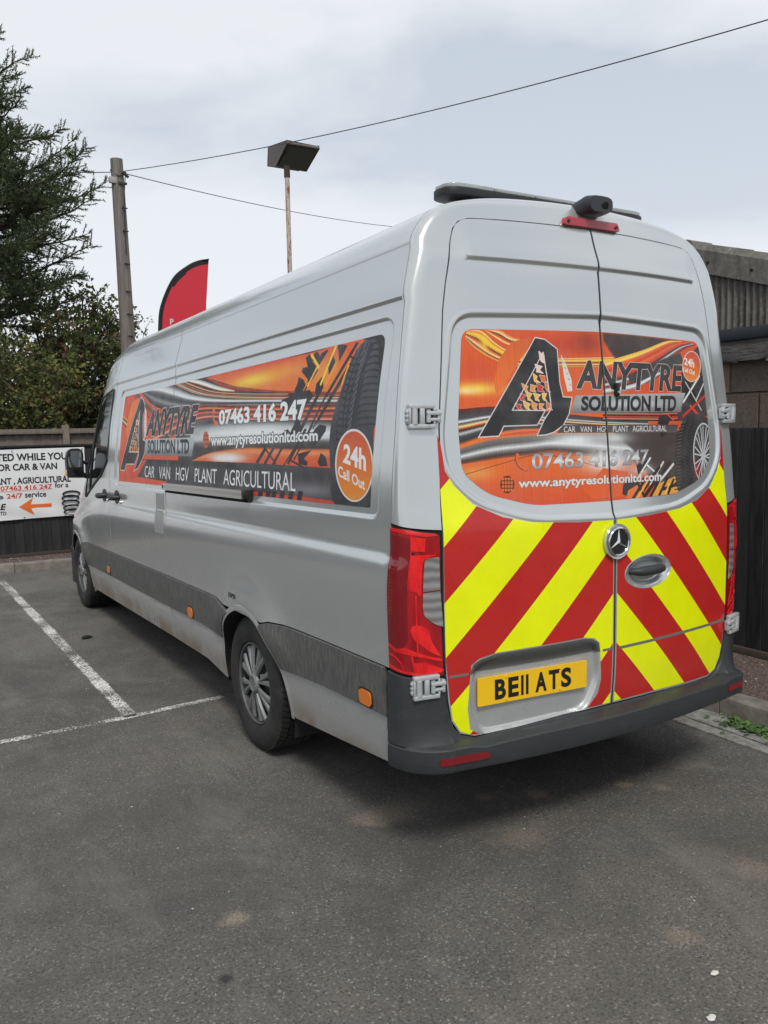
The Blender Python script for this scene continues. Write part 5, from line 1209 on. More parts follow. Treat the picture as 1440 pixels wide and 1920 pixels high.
# oil
oil = g.math('MAXIMUM', blob(-2.55, .75, .16, .8, 1.4), g.math('MAXIMUM', blob(.95, -.30, .05, .9), blob(-1.75, -.15, .03, .9)))
basec = g.mix(oil, basec, (.035, .034, .034))
g.base(basec); g.rough(g.ramp(agg, [(.3, .72), (.7, .92)]))
hgt = g.math('ADD', g.math('MULTIPLY', agg, 1.0), g.math('ADD', g.math('MULTIPLY', g.noise(c, 260, 2), .35), g.math('MULTIPLY', mid, .5)))
g.bump(hgt, .85, .010)
m = MB(); m.add([(-60, -60, 0), (1.15, -60, 0), (1.15, 8.42, 0), (-60, 8.42, 0)], [(0, 1, 2, 3)]); m.build('car_park_asphalt', asph, kind='structure')
m = MB(); m.add([(-400, -400, -.012), (400, -400, -.012), (400, 400, -.012), (-400, 400, -.012)], [(0, 1, 2, 3)])
earth, g = ng('earth', col=(.09, .085, .06), rough=.95); g.base(g.mix(g.noise(g.coord(), .4, 6), (.06, .07, .035), (.14, .12, .085)))
m.build('ground', earth, kind='structure')

# painted bay lines, worn through to the stone
paint, g = ng('line_paint', col=(.62, .61, .58), rough=.75)
c = g.coord(); k1 = g.noise(c, 95, 4, .8); k2 = g.noise(c, 2.3, 4, .6)
al = g.math('ADD', k1, g.math('MULTIPLY', g.math('SUBTRACT', k2, .5), .55))
uvn = g.n('ShaderNodeUVMap'); su = g.n('ShaderNodeSeparateXYZ', {'Vector': uvn.outputs[0]})
edge = g.math('ABSOLUTE', g.math('SUBTRACT', su.outputs[0], .5)); edge = g.ramp(edge, [(.30, 0), (.5, .22)]); 
al = g.math('SUBTRACT', g.math('ADD', al, .0), edge)
alpha = g.ramp(al, [(.500, 0), (.512, 1)]); g.set(g.b, 'Alpha', g.math('MULTIPLY', alpha, su.outputs[1]))
g.base(g.mix(k1, (.55, .54, .51), (.92, .91, .87))); g.bump(k1, .5, .004)
def line_strip(p0, p1, wd, fade0, fade1):
    p0 = np.array(p0); p1 = np.array(p1); L = np.linalg.norm(p1-p0); t = (p1-p0)/L; n_ = np.array([-t[1], t[0]]); k = max(2, int(L/.1)); V = []; UV = []
    for i in range(k+1):
        f = i/k; p = p0+(p1-p0)*f; a = fade0+(fade1-fade0)*f
        for s_ in (0, 1): q = p+n_*wd*(s_-.5); V.append((q[0], q[1], .004)); UV.append((s_, a))
    F = [(2*i, 2*i+2, 2*i+3, 2*i+1) for i in range(k)]
    F = [f[::-1] for f in F]
    return V, F, UV
def build_line(*a):
    V, F, UV = line_strip(*a); me = mesh_np('bay_line', V, F, paint, False, UV); mkobj('bay_line', me, kind='structure')
build_line((-1.385, 2.40), (-1.42, 5.3), .115, 1.0, .98); build_line((-1.42, 5.3), (-1.455, 7.95), .115, .98, .86)
build_line((-6.0, 2.31), (-1.45, 2.40), .085, 1.0, 1.0); build_line((-1.45, 2.401), (-.80, 2.45), .085, .98, .9)
build_line((1.15-2.6, -9), (1.15-2.6+.001, -8.9), .1, .5, .5) if False else None

# kerbs, channel and gravel strips
conc, g = ng('kerb_concrete', col=(.25, .235, .21), rough=.9)
c = g.coord(); rnd = g.n('ShaderNodeObjectInfo').outputs['Random']
g.base(g.mix(g.ramp(g.noise(c, 9, 8, .75), [(.35, 0), (.7, 1)]), (.13, .118, .10), g.mix(rnd, (.25, .225, .195), (.31, .285, .25)))); g.bump(g.noise(c, 70, 6, .7), .7, .006)
concl, g = ng('channel_concrete', col=(.3, .29, .27), rough=.92)
c = g.coord(); g.base(g.mix(g.ramp(g.noise(c, 16, 9, .8), [(.36, 0), (.62, 1)]), (.13, .125, .11), (.36, .35, .325))); g.bump(g.noise(c, 55, 7, .75), .9, .01)
grav, g = ng('red_gravel_surface', col=(.16, .1, .085), rough=.95)
c = g.coord(); v = g.n('ShaderNodeTexVoronoi', {'Vector': c, 'Scale': 85.0}); vc = g.n('ShaderNodeSeparateColor', {'Color': v.outputs['Color']})
g.base(g.mix(vc.outputs[1], g.mix(vc.outputs[0], (.075, .048, .042), (.20, .125, .105)), (.16, .13, .115))); g.bump(g.math('ADD', v.outputs['Distance'], g.noise(c, 20, 4)), .9, .012)
def kerb_mesh(L, w_, h_):
    sec = [(0, -.05), (0, h_-.03), (.008, h_-.010), (.028, h_), (w_, h_), (w_, -.05)]; k = 7; V = []; r2 = random.Random(3)
    for i in range(k):
        for a, b in sec: V.append((a+(r2.uniform(-.003, .003) if b > 0 else 0), L*i/(k-1), b+(r2.uniform(-.003, .003) if b > 0 else 0)))
    F = [(i*6+j, i*6+j+1, (i+1)*6+j+1, (i+1)*6+j) for i in range(k-1) for j in range(5)]+[tuple(range(6))[::-1], tuple((k-1)*6+j for j in range(6))]
    me = bpy.data.meshes.new('kerb_stone'); me.from_pydata(V, [], [f[::-1] for f in F]); me.materials.append(conc); me.polygons.foreach_set('use_smooth', [True]*len(me.polygons)); me.set_sharp_from_angle(angle=R(30)); me.update(); return me
kr = empty('kerb_right', (1.44, 0, 0), kind='structure'); km = kerb_mesh(.908, .13, .12)
for i in range(12):
    o = mkobj('kerb_stone', km, kr); o.location = (rng.uniform(-.004, .004), -2.22+.915*i, rng.uniform(-.004, .004))
kl = empty('kerb_far', (0, 8.46, 0), kind='structure')
for i in range(9):
    o = mkobj('kerb_stone', km, kl); o.location = (1.50-.915*i, 0, rng.uniform(-.004, .004)-.012); o.rotation_euler = (0, 0, R(90)); 
ch_ = empty('drainage_channel', (1.15, 0, 0), kind='structure')
def slab(name, parent, x0, x1, y0, y1, z0, z1, m_, jit=.004):
    m = MB(); nx, ny = 3, 8; V = []
    for j in range(ny+1):
        for i in range(nx+1): V.append((x0+(x1-x0)*i/nx+(rng.uniform(-jit, jit) if i in (0, nx) else 0), y0+(y1-y0)*j/ny, z1+rng.uniform(-.002, .002)))
    b = len(V); F = [(j*(nx+1)+i, j*(nx+1)+i+1, (j+1)*(nx+1)+i+1, (j+1)*(nx+1)+i) for j in range(ny) for i in range(nx)]
    ring = [i for i in range(nx+1)]+[(j+1)*(nx+1)+nx for j in range(ny)]+[ny*(nx+1)+nx-1-i for i in range(nx)]+[(ny-1-j)*(nx+1) for j in range(ny-1)]
    V += [(V[k][0], V[k][1], z0) for k in ring]; n_ = len(ring)
    F += [(ring[k], b+k, b+(k+1) % n_, ring[(k+1) % n_]) for k in range(n_)]
    m.add(V, F); return m.build(name, m_, parent, smooth=True, angle=30)
for i in range(19):
    y0 = -2.4+i*.595
    slab('channel_slab', ch_, .000, .088, y0, y0+.590, -.05, .010, concl)
    slab('channel_slab', ch_, .100, .285, y0+.2, y0+.790, -.05, .012, concl)
m = MB(); m.add([(0, -2.6, -.004), (.3, -2.6, -.004), (.3, 8.46, -.004), (0, 8.46, -.004)], [(0, 1, 2, 3)]); m.build('channel_slot', gapm, ch_)
m = MB(); m.add([(1.565, -60, .085), (2.60, -60, .085), (2.60, 9.40, .085), (1.565, 9.40, .085)], [(0, 1, 2, 3)]); m.build('gravel_strip', grav, kind='structure')
m = MB(); m.add([(-9, 8.585, .080), (1.565, 8.585, .080), (1.565, 9.40, .080), (-9, 9.40, .080)], [(0, 1, 2, 3)]); m.build('gravel_strip', grav, kind='structure')
stonem = [mat('gravel_stone_brown', (.13, .085, .07), .9), mat('gravel_stone_pink', (.22, .15, .125), .9), mat('gravel_stone_dark', (.07, .055, .05), .9)]
whitebit = mat('white_chip', (.62, .6, .55), .8)
def stones(name, n, area, z, smin, smax, mats, pm, **k):
    V = []; F = []; mi = []; base = np.array([(1, 0, 0), (0, 1, 0), (-1, 0, 0), (0, -1, 0), (0, 0, .8), (0, 0, -.8)], float); bf = [(0, 1, 4), (1, 2, 4), (2, 3, 4), (3, 0, 4), (1, 0, 5), (2, 1, 5), (3, 2, 5), (0, 3, 5)]
    for i in range(n):
        x, y = area(); s_ = rng.uniform(smin, smax); a = rng.uniform(0, 6.28); M_ = np.array([[math.cos(a), -math.sin(a), 0], [math.sin(a), math.cos(a), 0], [0, 0, 1]])
        q = (base*np.array([s_*rng.uniform(.6, 1.3), s_*rng.uniform(.5, 1), s_*rng.uniform(.35, .8)])+np.array([[rng.uniform(-.2, .2)*s_ for _ in range(3)] for _ in range(6)]))@M_.T+[x, y, z]
        b = len(V); V += list(q); F += [(a_+b, b_+b, c_+b) for a_, b_, c_ in bf]; k_ = rng.choices(range(len(mats)), pm)[0]; mi += [k_]*8
    me = mesh_fast(name, V, F, mats, mi); return mkobj(name, me, **k)
stones('gravel', 6500, lambda: (rng.uniform(1.57, 2.38), rng.uniform(-.3, 2.2)), .087, .004, .009, stonem+[whitebit], (5, 3, 3, .25), kind='stuff', label='loose red-brown gravel along the foot of the black fence', category='gravel') if False else None
o = stones('gravel', 6500, lambda: (rng.uniform(1.57, 2.38), rng.uniform(-.3, 2.2)), .087, .004, .009, stonem+[whitebit], (5, 3, 3, .2)); tag(o, 'loose red-brown gravel between kerb and black fence', 'gravel', kind='stuff')
o = stones('gravel', 2500, lambda: (rng.uniform(-2.6, 1.2), rng.uniform(8.6, 9.22)), .082, .006, .014, stonem+[whitebit], (5, 3, 3, .3)); tag(o, 'loose red-brown gravel under the far banner fence', 'gravel', kind='stuff')
def near():
    while True:
        a = rng.uniform(-.45, .5); d_ = rng.uniform(1.6, 9)*1.0; x = CAM[0]+math.sin(YAW+a)*d_; y = CAM[1]+math.cos(YAW+a)*d_
        if x < 1.1 and y < 8.4: return x, y
o = stones('litter', 380, near, .003, .0018, .0045, [whitebit, mat('grit_dark', (.02, .02, .02), .8), mat('grit_tan', (.3, .24, .17), .9)], (3, 3, 2)); tag(o, 'tiny pale and dark grit scattered over the asphalt', 'grit', kind='stuff')
def lump(loc, s_, label, cat, name, mt, fl=.45):
    bm = bmesh.new(); bmesh.ops.create_icosphere(bm, subdivisions=2, radius=1)
    for v in bm.verts: k = 1+rng.uniform(-.25, .25); v.co = Vector((v.co.x*s_*1.5*k, v.co.y*s_*k, v.co.z*s_*fl*k))
    me = bpy.data.meshes.new(name); bm.to_mesh(me); bm.free(); me.materials.append(mt); o = mkobj(name, me, label=label, cat=cat); o.location = loc; return o
lump((-1.205, 4.53, .012), .030, 'small black clod of mud lying on the asphalt beside the van', 'clod', 'mud_clod', mat('mud_black', (.012, .012, .012), .9))
lump((-.49, -.928, .005), .009, 'small white scrap on the asphalt in the right foreground', 'scrap', 'paper_scrap', whitebit, .4)
o = lump((-.66, -1.048, .005), .010, 'pale cigarette-like stub lying near the bottom edge of the photo', 'stub', 'cigarette_stub', whitebit, .35)

# weeds at the kerb
leafg = [mat('weed_green', (.055, .11, .025), .6), mat('weed_green_light', (.10, .17, .045), .6)]
def weed(cx, cy, n, s_, label):
    V = []; F = []; mi = []
    for i in range(n):
        a = rng.uniform(0, 6.28); L_ = s_*rng.uniform(.5, 1.1); el = rng.uniform(.15, .9); ox, oy = cx+rng.gauss(0, s_*.8)*1.0, cy+rng.gauss(0, s_*1.6)
        d_ = np.array([math.cos(a)*math.cos(el), math.sin(a)*math.cos(el), math.sin(el)]); sd = np.array([-math.sin(a), math.cos(a), 0]); b = len(V); p = np.array([min(ox, 1.43), oy, .012])
        for f, w_ in ((0, .1), (.35, .9), (.7, .8), (1, 0)):
            q = p+d_*L_*f+np.array([0, 0, -.35*L_*f*f]); w2_ = w_*L_*.20
            V += [q-sd*w2_, q+sd*w2_+np.array([0, 0, w2_*.4])]
        F += [(b+2*j, b+2*j+1, b+2*j+3, b+2*j+2) for j in range(3)]; mi += [rng.choice((0, 0, 1))]*3
    V = np.array(V); V[:, 2] = np.maximum(V[:, 2], .013); tag(mkobj('weed_clump', mesh_fast('weed_clump', V, F, leafg, mi)), label, 'weed', kind='stuff')
weed(1.385, .28, 260, .055, 'green weed clump growing in the channel at the kerb foot')
weed(1.40, .06, 150, .05, 'smaller green weed patch beside the kerb at the right photo edge')

# ------------------------------------------------------------------ black board fences
fblack, g = ng('fence_black_stain', col=(.014, .014, .015), rough=.6)
c = g.coord(scale=(1, 1, .12)); oi = g.n('ShaderNodeObjectInfo').outputs['Random']
g.base(g.mix(g.ramp(g.noise(c, 25, 8, .75), [(.4, 0), (.85, 1)]), g.mix(oi, (.007, .007, .008), (.024, .023, .024)), (.050, .048, .047))); g.rough(g.ramp(g.noise(c, 14, 5), [(.3, .5), (.7, .75)])); g.bump(g.noise(c, 50, 6, .7), .45, .003)
oldwood, g = ng('weathered_timber', col=(.2, .17, .14), rough=.85)
c = g.coord(scale=(1, 1, .15)); oi = g.n('ShaderNodeObjectInfo').outputs['Random']
g.base(g.mix(g.ramp(g.noise(c, 30, 8, .75), [(.35, 0), (.75, 1)]), g.mix(oi, (.12, .095, .075), (.17, .14, .115)), (.27, .235, .20))); g.bump(g.noise(c, 60, 6, .7), .5, .003)
def board_mesh(name, w_, h_, th, m_):
    m = MB(); m.box((0, 0, h_/2), (w_, th, h_)); o = m.build(name, m_, None, bevel=.003, seg=1); me = o.data; bpy.data.objects.remove(o); return me
fr = empty('board_fence', (2.41, 3.5, .085), label='black-stained board fence below the blockwork to the right of the van', cat='fence')
bmR = board_mesh('fence_board', .1035, 1.50, .018, fblack)
for i in range(108):
    o = mkobj('fence_board', bmR, fr); o.rotation_euler = (0, 0, R(90)); o.location = (.009+rng.uniform(-.002, .002)+(.006 if i % 2 else 0), -5.2+i*.1035, .035)
m = MB(); m.box((-.012, .2, .022), (.03, 11.0, .055)); m.build('gravel_board', mat('gravel_board_brown', (.06, .045, .035), .9), fr, bevel=.004)
fl_ = empty('board_fence', (-3, 9.25, .08), label='black-stained board fence behind the white tyre banner', cat='fence')
bmL = board_mesh('fence_board', .112, 1.40, .018, fblack)
for i in range(98):
    o = mkobj('fence_board', bmL, fl_); o.location = (-5.6+i*.1125, .009+(.006 if i % 2 else 0), .03)
m = MB(); m.box((0, -.004, 1.436), (10.9, .04, .03)); m.build('fence_cap', fblack, fl_, bevel=.004)
m = MB(); m.box((0, -.010, .02), (10.9, .03, .05)); m.build('gravel_board', mat('gravel_board_brown'), fl_, bevel=.004)
ft = empty('timber_fence', (-3, 9.60, .0), label='brown weathered timber fence showing above the black fence', cat='fence')
bmT = board_mesh('fence_board', .118, 1.66, .016, oldwood)
for i in range(80):
    o = mkobj('fence_board', bmT, ft); o.location = (-5.0+i*.112, .04+(.008 if i % 2 else 0), .02); o.rotation_euler = (0, 0, R(rng.uniform(-2, 2)))
m = MB(); m.box((.55, 0, 1.70), (8.0, .06, .055)); m.box((.55, .02, 1.73), (8.0, .10, .02)); m.build('rail', oldwood, ft, bevel=.005)
for i in range(5):
    m = MB(); m.box((-3.3+1.98*i, -.0, .89), (.085, .085, 1.80)); m.build('post', oldwood, ft, bevel=.006)

# banner
ban = empty('banner', (-1.4, 9.2, .58), label='white tyre-service banner with orange arrow hung on the black fence', cat='banner')
banw, g = ng('banner_pvc', col=(.78, .78, .78), rough=.38)
g.base(g.mix(g.ramp(g.noise(g.coord(), 5, 6, .7), [(.5, 0), (.9, .35)]), (.80, .80, .80), (.55, .54, .52)))
def ban_map(P):
    x, z = P[:, 0], P[:, 1]; y = 9.215-.010*np.sin(x*5+z*3)+.008*np.sin(z*14+x*6)*np.exp(-((z-.62)/.15)**2)+.006*np.sin(x*17+z*9)*.6-.012*np.sin((z-.58)*3.4)
    return np.stack([x, y, z], 1)
bo = panel('banner_sheet', [(-4.6, .565), (-1.28, .572), (-.40, .585), (-.215, .59), (-.205, 1.488), (-.9, 1.484), (-1.23, 1.478), (-4.6, 1.47)], ban_map, banw, ban, step=.05, flange=.002)
prb = mat('print_black', (.018, .018, .02), .5); pro = mat('print_orange', (.80, .17, .03), .45); prr = mat('print_red_orange', (.62, .06, .03), .45)
def bt(txt, x0, x1, z0, z1, m_, bold=.02, shear=0, nm='banner_lettering'):
    o = letters3d(txt, x0, x1, z0, z1, ban_map, .0015, .0008, m_, ban, nm, bold, shear)
bt('FITTED WHILE YOU', -1.43, -.43, 1.332, 1.428, prb, .03); bt('FOR CAR & VAN', -1.325, -.562, 1.208, 1.296, prb, .03)
bt('PLANT , AGRICULTURAL', -1.40, -.40, 1.020, 1.118, prb, .03); bt('07463 416 247', -1.262, -.640, .955, 1.016, prr, .02); bt('for a', -.605, -.435, .963, 1.030, prb, .02)
m = MB(); P_ = ban_map(np.array([[-1.27, .943], [-.64, .955], [-.64, .960], [-1.27, .948]]))-[0, .003, 0]; m.add(P_, [(0, 1, 2, 3)]); m.build('underline', prr, ban)
bt('free', -1.50, -1.235, .850, .915, prb, .02); bt('24/7', -1.195, -1.005, .850, .915, prr, .02); bt('service', -.975, -.715, .852, .925, prb, .02)
bt('ANYTYRE', -1.72, -1.207, .712, .790, prb, .03, .25); bt('SOLUTION LTD', -1.60, -1.210, .642, .690, prb, .02)
arrow = [(-1.055, .737), (-.880, .846), (-.912, .762), (-.655, .762), (-.655, .716), (-.912, .712), (-.872, .622)]
P_ = ban_map(np.array(arrow))-[0, .003, 0]; m = MB(); m.add(P_, [(0, 6, 5, 2), (0, 2, 1), (2, 5, 4, 3)]); m.build('arrow', pro, ban)
for k, (zc_, xr) in enumerate(((.875, .0), (.82, -.025), (.755, -.025), (.69, .0), (.635, .004))):
    for (ra, rb_, dz_, mm_) in ((.115, .085, .050, prb),):
        cx_ = -.405+xr*.6; V_ = []; F_ = []
        for i in range(25):
            a = 2*math.pi*i/24
            V_ += [(cx_+ra*math.cos(a), 9.188, zc_+.045*math.sin(a)), (cx_+(ra-.022)*math.cos(a), 9.188, zc_+.028*math.sin(a)-.006)]
        F_ = [(2*i, 2*i+2, 2*i+3, 2*i+1) for i in range(24)]; m = MB(); m.add(V_, F_); m.build('tyre_print', mm_, ban)
for x_, z_ in ((-1.1, 1.462), (-.24, 1.462), (-1.0, .597), (-.26, .605)):
    m = MB(); m.tube([(x_, 9.205, z_), (x_, 9.196, z_)], .010, 10); m.build('eyelet', chromesat, ban)
for ch in ban.children: ch.location = (1.4, -9.2, -.58)

# ------------------------------------------------------------------ blockwork building on the right
wl = empty('blockwork_building', (2.44, 2.0, 0), label='old brown blockwork outbuilding with grey corrugated gable on the right', cat='building')
blkm = []
for i, (ca, cb) in enumerate((((.17, .12, .078), (.29, .22, .15)), ((.085, .068, .06), (.18, .15, .125)), ((.085, .064, .05), (.19, .145, .11)))):
    b_, g = ng('concrete_block_%s' % ('tan', 'dark', 'brown')[i], rough=.95); c = g.coord(); g.base(g.mix(g.ramp(g.noise(c, 45, 8, .8), [(.35, 0), (.68, 1)]), ca, cb)); g.bump(g.noise(c, 110, 6, .8), .9, .008); blkm.append(b_)
mort = mat('mortar', (.13, .10, .075), .95)
m = MB(); m.box((.115, 0, 1.03), (.20, 7.0, 2.06)); m.build('wall_core', mort, wl)
bmB = [board_mesh('block', .432, .228, .10, blkm[i]) for i in range(3)]
k = 0
for ci, z_ in enumerate((1.375, 1.617, 1.858)):
    for j in range(15):
        y_ = -3.2+j*.445+(.2225 if ci % 2 else 0)
        # second course: a tan block then darker ones, as photographed
        yw = y_+2.0
        mi_ = (0 if abs(yw-1.37) < .23 else 1) if ci == 2 and .6 < yw < 1.6 else rng.choice((2, 2, 1, 0))
        if ci == 1 and .6 < yw < 1.7: mi_ = 2
        o = mkobj('block', bmB[mi_], wl); o.rotation_euler = (0, 0, R(90)); o.location = (.052+rng.uniform(-.003, .003), y_-.005, z_)
rotw, g = ng('rotten_timber', col=(.1, .09, .085), rough=.9)
c = g.coord(scale=(6, .35, 6)); g.base(g.mix(g.ramp(g.noise(c, 12, 9, .8, 1.5), [(.38, 0), (.68, 1)]), (.03, .028, .026), (.27, .25, .235))); g.bump(g.noise(c, 16, 8, .8), 1, .02)
for (x_, z0, th, jj) in ((.0, 2.135, .075, .006), (-.02, 2.085, .035, .012), (.01, 2.19, .03, .004)):
    m = MB(); V_ = []; n_ = 60
    for i in range(n_+1):
        y_ = -3.4+6.8*i/n_; a = rng.uniform(-jj, jj); b = rng.uniform(-jj, jj)
        V_ += [(x_+.05, y_, z0-th/2+b), (x_-.045+a, y_, z0-th/2+b*1.2), (x_-.05+a, y_, z0+th/2+a*.4), (x_+.05, y_, z0+th/2+a*.4)]
    m.add(V_, [(i*4+k_, i*4+(k_+1) % 4, (i+1)*4+(k_+1) % 4, (i+1)*4+k_) for i in range(n_) for k_ in range(4)]); m.build('rotten_beam', rotw, wl)
m = MB(); 
for i in range(9):
    y_ = -1.3+i*.23+rng.uniform(-.06, .06); m.box((-.045, y_, 2.075+rng.uniform(-.012, .01)), (.02, rng.uniform(.05, .14), rng.uniform(.012, .035)), Matrix.Rotation(R(rng.uniform(-14, 14)), 3, 'X'))
m.build('splinter', mat('split_wood_pale', (.30, .27, .24), .9), wl)
felt, g = ng('roofing_felt', col=(.018, .021, .027), rough=.65); g.bump(g.noise(g.coord(), 30, 5), .4, .005)
m = MB(); m.box((-.01, 0, 2.240), (.10, 6.9, .085)); m.build('felt_strip', felt, wl, bevel=.02)
# corrugated gable sheets
corr, g = ng('corrugated_cement', col=(.2, .19, .18), rough=.95)
c = g.coord(); cs = g.coord(scale=(1, 1, .22))
g.base(g.mix(g.ramp(g.noise(c, 40, 9, .85), [(.5, 0), (.74, .65)]), g.mix(g.ramp(g.noise(cs, 9, 7, .7), [(.35, 0), (.7, 1)]), (.075, .07, .062), (.20, .186, .165)), (.40, .385, .35))); g.bump(g.noise(c, 90, 7, .8), .8, .006)
APY, APZ, SL = 1.60-2.0, 2.90, .315
def top_z(y): return APZ-.10-SL*abs(y-APY)
def sheet(y0, y1, lift=0):
    V_ = []; n_ = int(round((y1-y0)/.0061)); F_ = []
    for i in range(n_+1):
        y_ = y0+(y1-y0)*i/n_; x_ = .0-.014*math.cos(2*math.pi*y_/.049)+lift
        V_ += [(x_, y_, 2.26), (x_, y_, top_z(y_)), (x_+.007, y_, 2.26), (x_+.007, y_, top_z(y_))]
    for i in range(n_): F_ += [(4*i, 4*i+1, 4*i+5, 4*i+4), (4*i+2, 4*i+6, 4*i+7, 4*i+3), (4*i, 4*i+4, 4*i+6, 4*i+2)]
    m = MB(); m.add(V_, F_); m.build('corrugated_sheet', corr, wl, smooth=True, angle=60)
y_ = -2.30
while y_ < 1.7: sheet(y_, y_+.735, .004 if int(y_*10) % 2 else 0); y_ += .735-.049
# verge capping pieces, lapped
for sgy in (-1, 1):
    L_ = .34
    for i in range(6):
        a0 = .02+i*L_; a1 = a0+L_+.03; V_ = []
        for a in (a0, a1):
            y_ = APY+sgy*a; zt_ = APZ-SL*a+.0; lf = .006 if a == a1 else 0
            V_ += [(-.030-lf, y_, zt_-.165), (-.034-lf, y_, zt_-.01), (.0, y_, zt_+.030+lf), (.18, y_, zt_+.034+lf), (.18, y_, zt_+.018), (.0, y_, zt_+.008), (-.018, y_, zt_-.02), (-.016, y_, zt_-.165)]
        F_ = [(k_, (k_+1) % 8, 8+(k_+1) % 8, 8+k_) for k_ in range(8)]+[tuple(range(7, -1, -1)), tuple(range(8, 16))]
        if sgy < 0: F_ = [f[::-1] for f in F_]
        m = MB(); m.add(V_, [f[::-1] for f in F_]); m.build('verge_cap', corr, wl, smooth=False)
        m = MB(); y_ = APY+sgy*(a0+.17); m.tube([(-.034, y_, APZ-SL*(a0+.17)-.09), (-.046, y_, APZ-SL*(a0+.17)-.09)], .010, 6); m.build('fixing', gapm, wl)
m = MB(); m.tube([(-.035, APY, APZ-.02), (.2, APY, APZ-.02)], .062, 14); m.build('ridge_end', corr, wl, smooth=True)
for sgy in (-1, 1):       # roof slopes running back from the gable
    V_ = []; F_ = []; n_ = 60
    for i in range(n_+1):
        x_ = .05+5.0*i/n_; zz_ = .012*math.cos(i*2.1)
        V_ += [(x_, APY, APZ+.01+zz_), (x_, APY+sgy*2.3, APZ+.01-SL*2.3+zz_)]
    F_ = [(2*i, 2*i+2, 2*i+3, 2*i+1) for i in range(n_)]
    m = MB(); m.add(V_, F_); m.build('roof_slope', corr, wl)
m = MB(); m.box((2.6, 3.45, 1.05), (4.9, .1, 2.1)); m.box((2.6, -3.45, 1.05), (4.9, .1, 2.1)); m.build('end_wall', mort, wl)

# ------------------------------------------------------------------ pole, cables, floodlight, flag
polew, g = ng('pole_timber', col=(.2, .18, .16), rough=.85)
c = g.coord(scale=(1, 1, .06)); g.base(g.mix(g.ramp(g.noise(c, 28, 9, .8), [(.32, 0), (.7, 1)]), (.085, .073, .062), (.27, .245, .22))); g.bump(g.noise(c, 40, 7, .75), .8, .008)
up_ = empty('utility_pole', (.775, 10.4, 0), label='grey weathered timber utility pole rising behind the van cab', cat='utility pole')
m = MB(); pts = [(.0, 0, 0), (-.015, 0, 1.5), (-.03, 0, 3.0), (-.045, 0, 4.3), (-.070, 0, 5.66)]; m.tube(pts, [.125, .118, .108, .098, .088], 20); m.build('pole', polew, up_, smooth=True)
iron = mat('rusty_iron', (.05, .04, .035), .8)
m = MB(); m.tube([(-.17, -.02, 5.49), (.05, -.02, 5.47)], .016, 8); m.tube([(-.02, -.10, 5.46), (.07, -.09, 5.40)], .022, 8); m.build('cable_bracket', iron, up_)
m = MB(); m.box((-.15, -.06, 5.34), (.11, .05, .09)); m.build('junction_box', mat('galvanised', (.35, .35, .34), .6), up_, bevel=.008)
m = MB(); m.tube([(-.13, -.05, 5.44), (-.08, -.10, 5.40), (-.02, -.10, 5.42), (.02, -.09, 5.48), (.05, -.05, 5.47)], .008, 6); m.tube([(.02, -.10, 5.40), (-.01, -.105, 5.1), (-.02, -.11, 4.6), (-.02, -.112, 4.3)], .007, 6)
m.build('drop_wire', black, up_, smooth=True)
m = MB(); m.box((-.02, -.10, 5.30), (.12, .03, .03)); m.build('clamp', iron, up_)
for z_ in (4.95, 4.62, 4.15, 3.75, 3.42, 3.1):
    m = MB(); m.tube([(-.05, -.08, z_), (-.05+.02, -.15, z_)], .010, 6); m.tube([(-.02, -.10, z_), (.03, -.115, z_-.003)], .010, 6); m.build('pole_step', iron, up_)
cabm = mat('cable_grey', (.09, .09, .095), .6)
def cable(p0, p1, sag, rad, label):
    m = MB(); p0 = Vector(p0); p1 = Vector(p1); n_ = 24
    m.tube([p0.lerp(p1, i/n_)-Vector((0, 0, sag*4*(i/n_)*(1-i/n_))) for i in range(n_+1)], rad, 6); tag(m.build('overhead_cable', cabm, smooth=True), label, 'cable')
cable((.80, 10.38, 5.50), (5.6, -2.4, 5.05), .30, .0055, 'long overhead cable climbing from the pole to the top right corner')
cable((.80, 10.38, 5.47), (10.9, 17.6, 7.22), .14, .0065, 'overhead cable descending from the pole behind the van roof')
cable((.62, 10.38, 5.46), (-3.0, 14.5, 6.3), .08, .0065, 'short overhead cable from the pole into the left conifer')
fp = empty('floodlight', (4.07, 11.75, 0), label='brown box floodlight on a rusty cream post behind the van', cat='floodlight')
rust, g = ng('rusty_post', col=(.5, .42, .33), rough=.7)
c = g.coord(scale=(1, 1, .35)); g.base(g.mix(g.ramp(g.noise(c, 14, 8, .75), [(.50, 0), (.58, 1)]), (.52, .46, .38), (.19, .065, .035)))
m = MB(); m.tube([(0, 0, 0), (0, 0, 6.22)], .042, 14); m.build('post', rust, fp, smooth=True)
m = MB(); m.tube([(0, 0, 6.20), (0, 0, 6.40)], .055, 14); m.build('collar', iron, fp, smooth=True)
brown, g = ng('lamp_brown', col=(.12, .095, .09), rough=.6); g.base(g.mix(g.ramp(g.noise(g.coord(), 25, 7, .8), [(.45, 0), (.75, .7)]), (.10, .078, .075), (.22, .20, .18)))
pa = [(.58, 6.875), (-.25, 6.755), (-.27, 6.70), (.28, 6.455), (.62, 6.555)]
m = MB(); m.prism([(y_-.0, z_) for y_, z_ in pa][::-1], -.10, .53, lambda a, b, h: (h, a, b)); m.build('lamp_housing', brown, fp, bevel=.012)
m = MB(); gl_ = [(-.265, 6.69), (.24, 6.465)]; n_ = Vector((0, -.225, -.505)).normalized()
V_ = [Vector((x_, y_, z_))+n_*h for x_, y_, z_, h in [(-.06, -.235, 6.68, .004), (.49, -.235, 6.68, .004), (.49, .24, 6.468, .004), (-.06, .24, 6.468, .004)]]
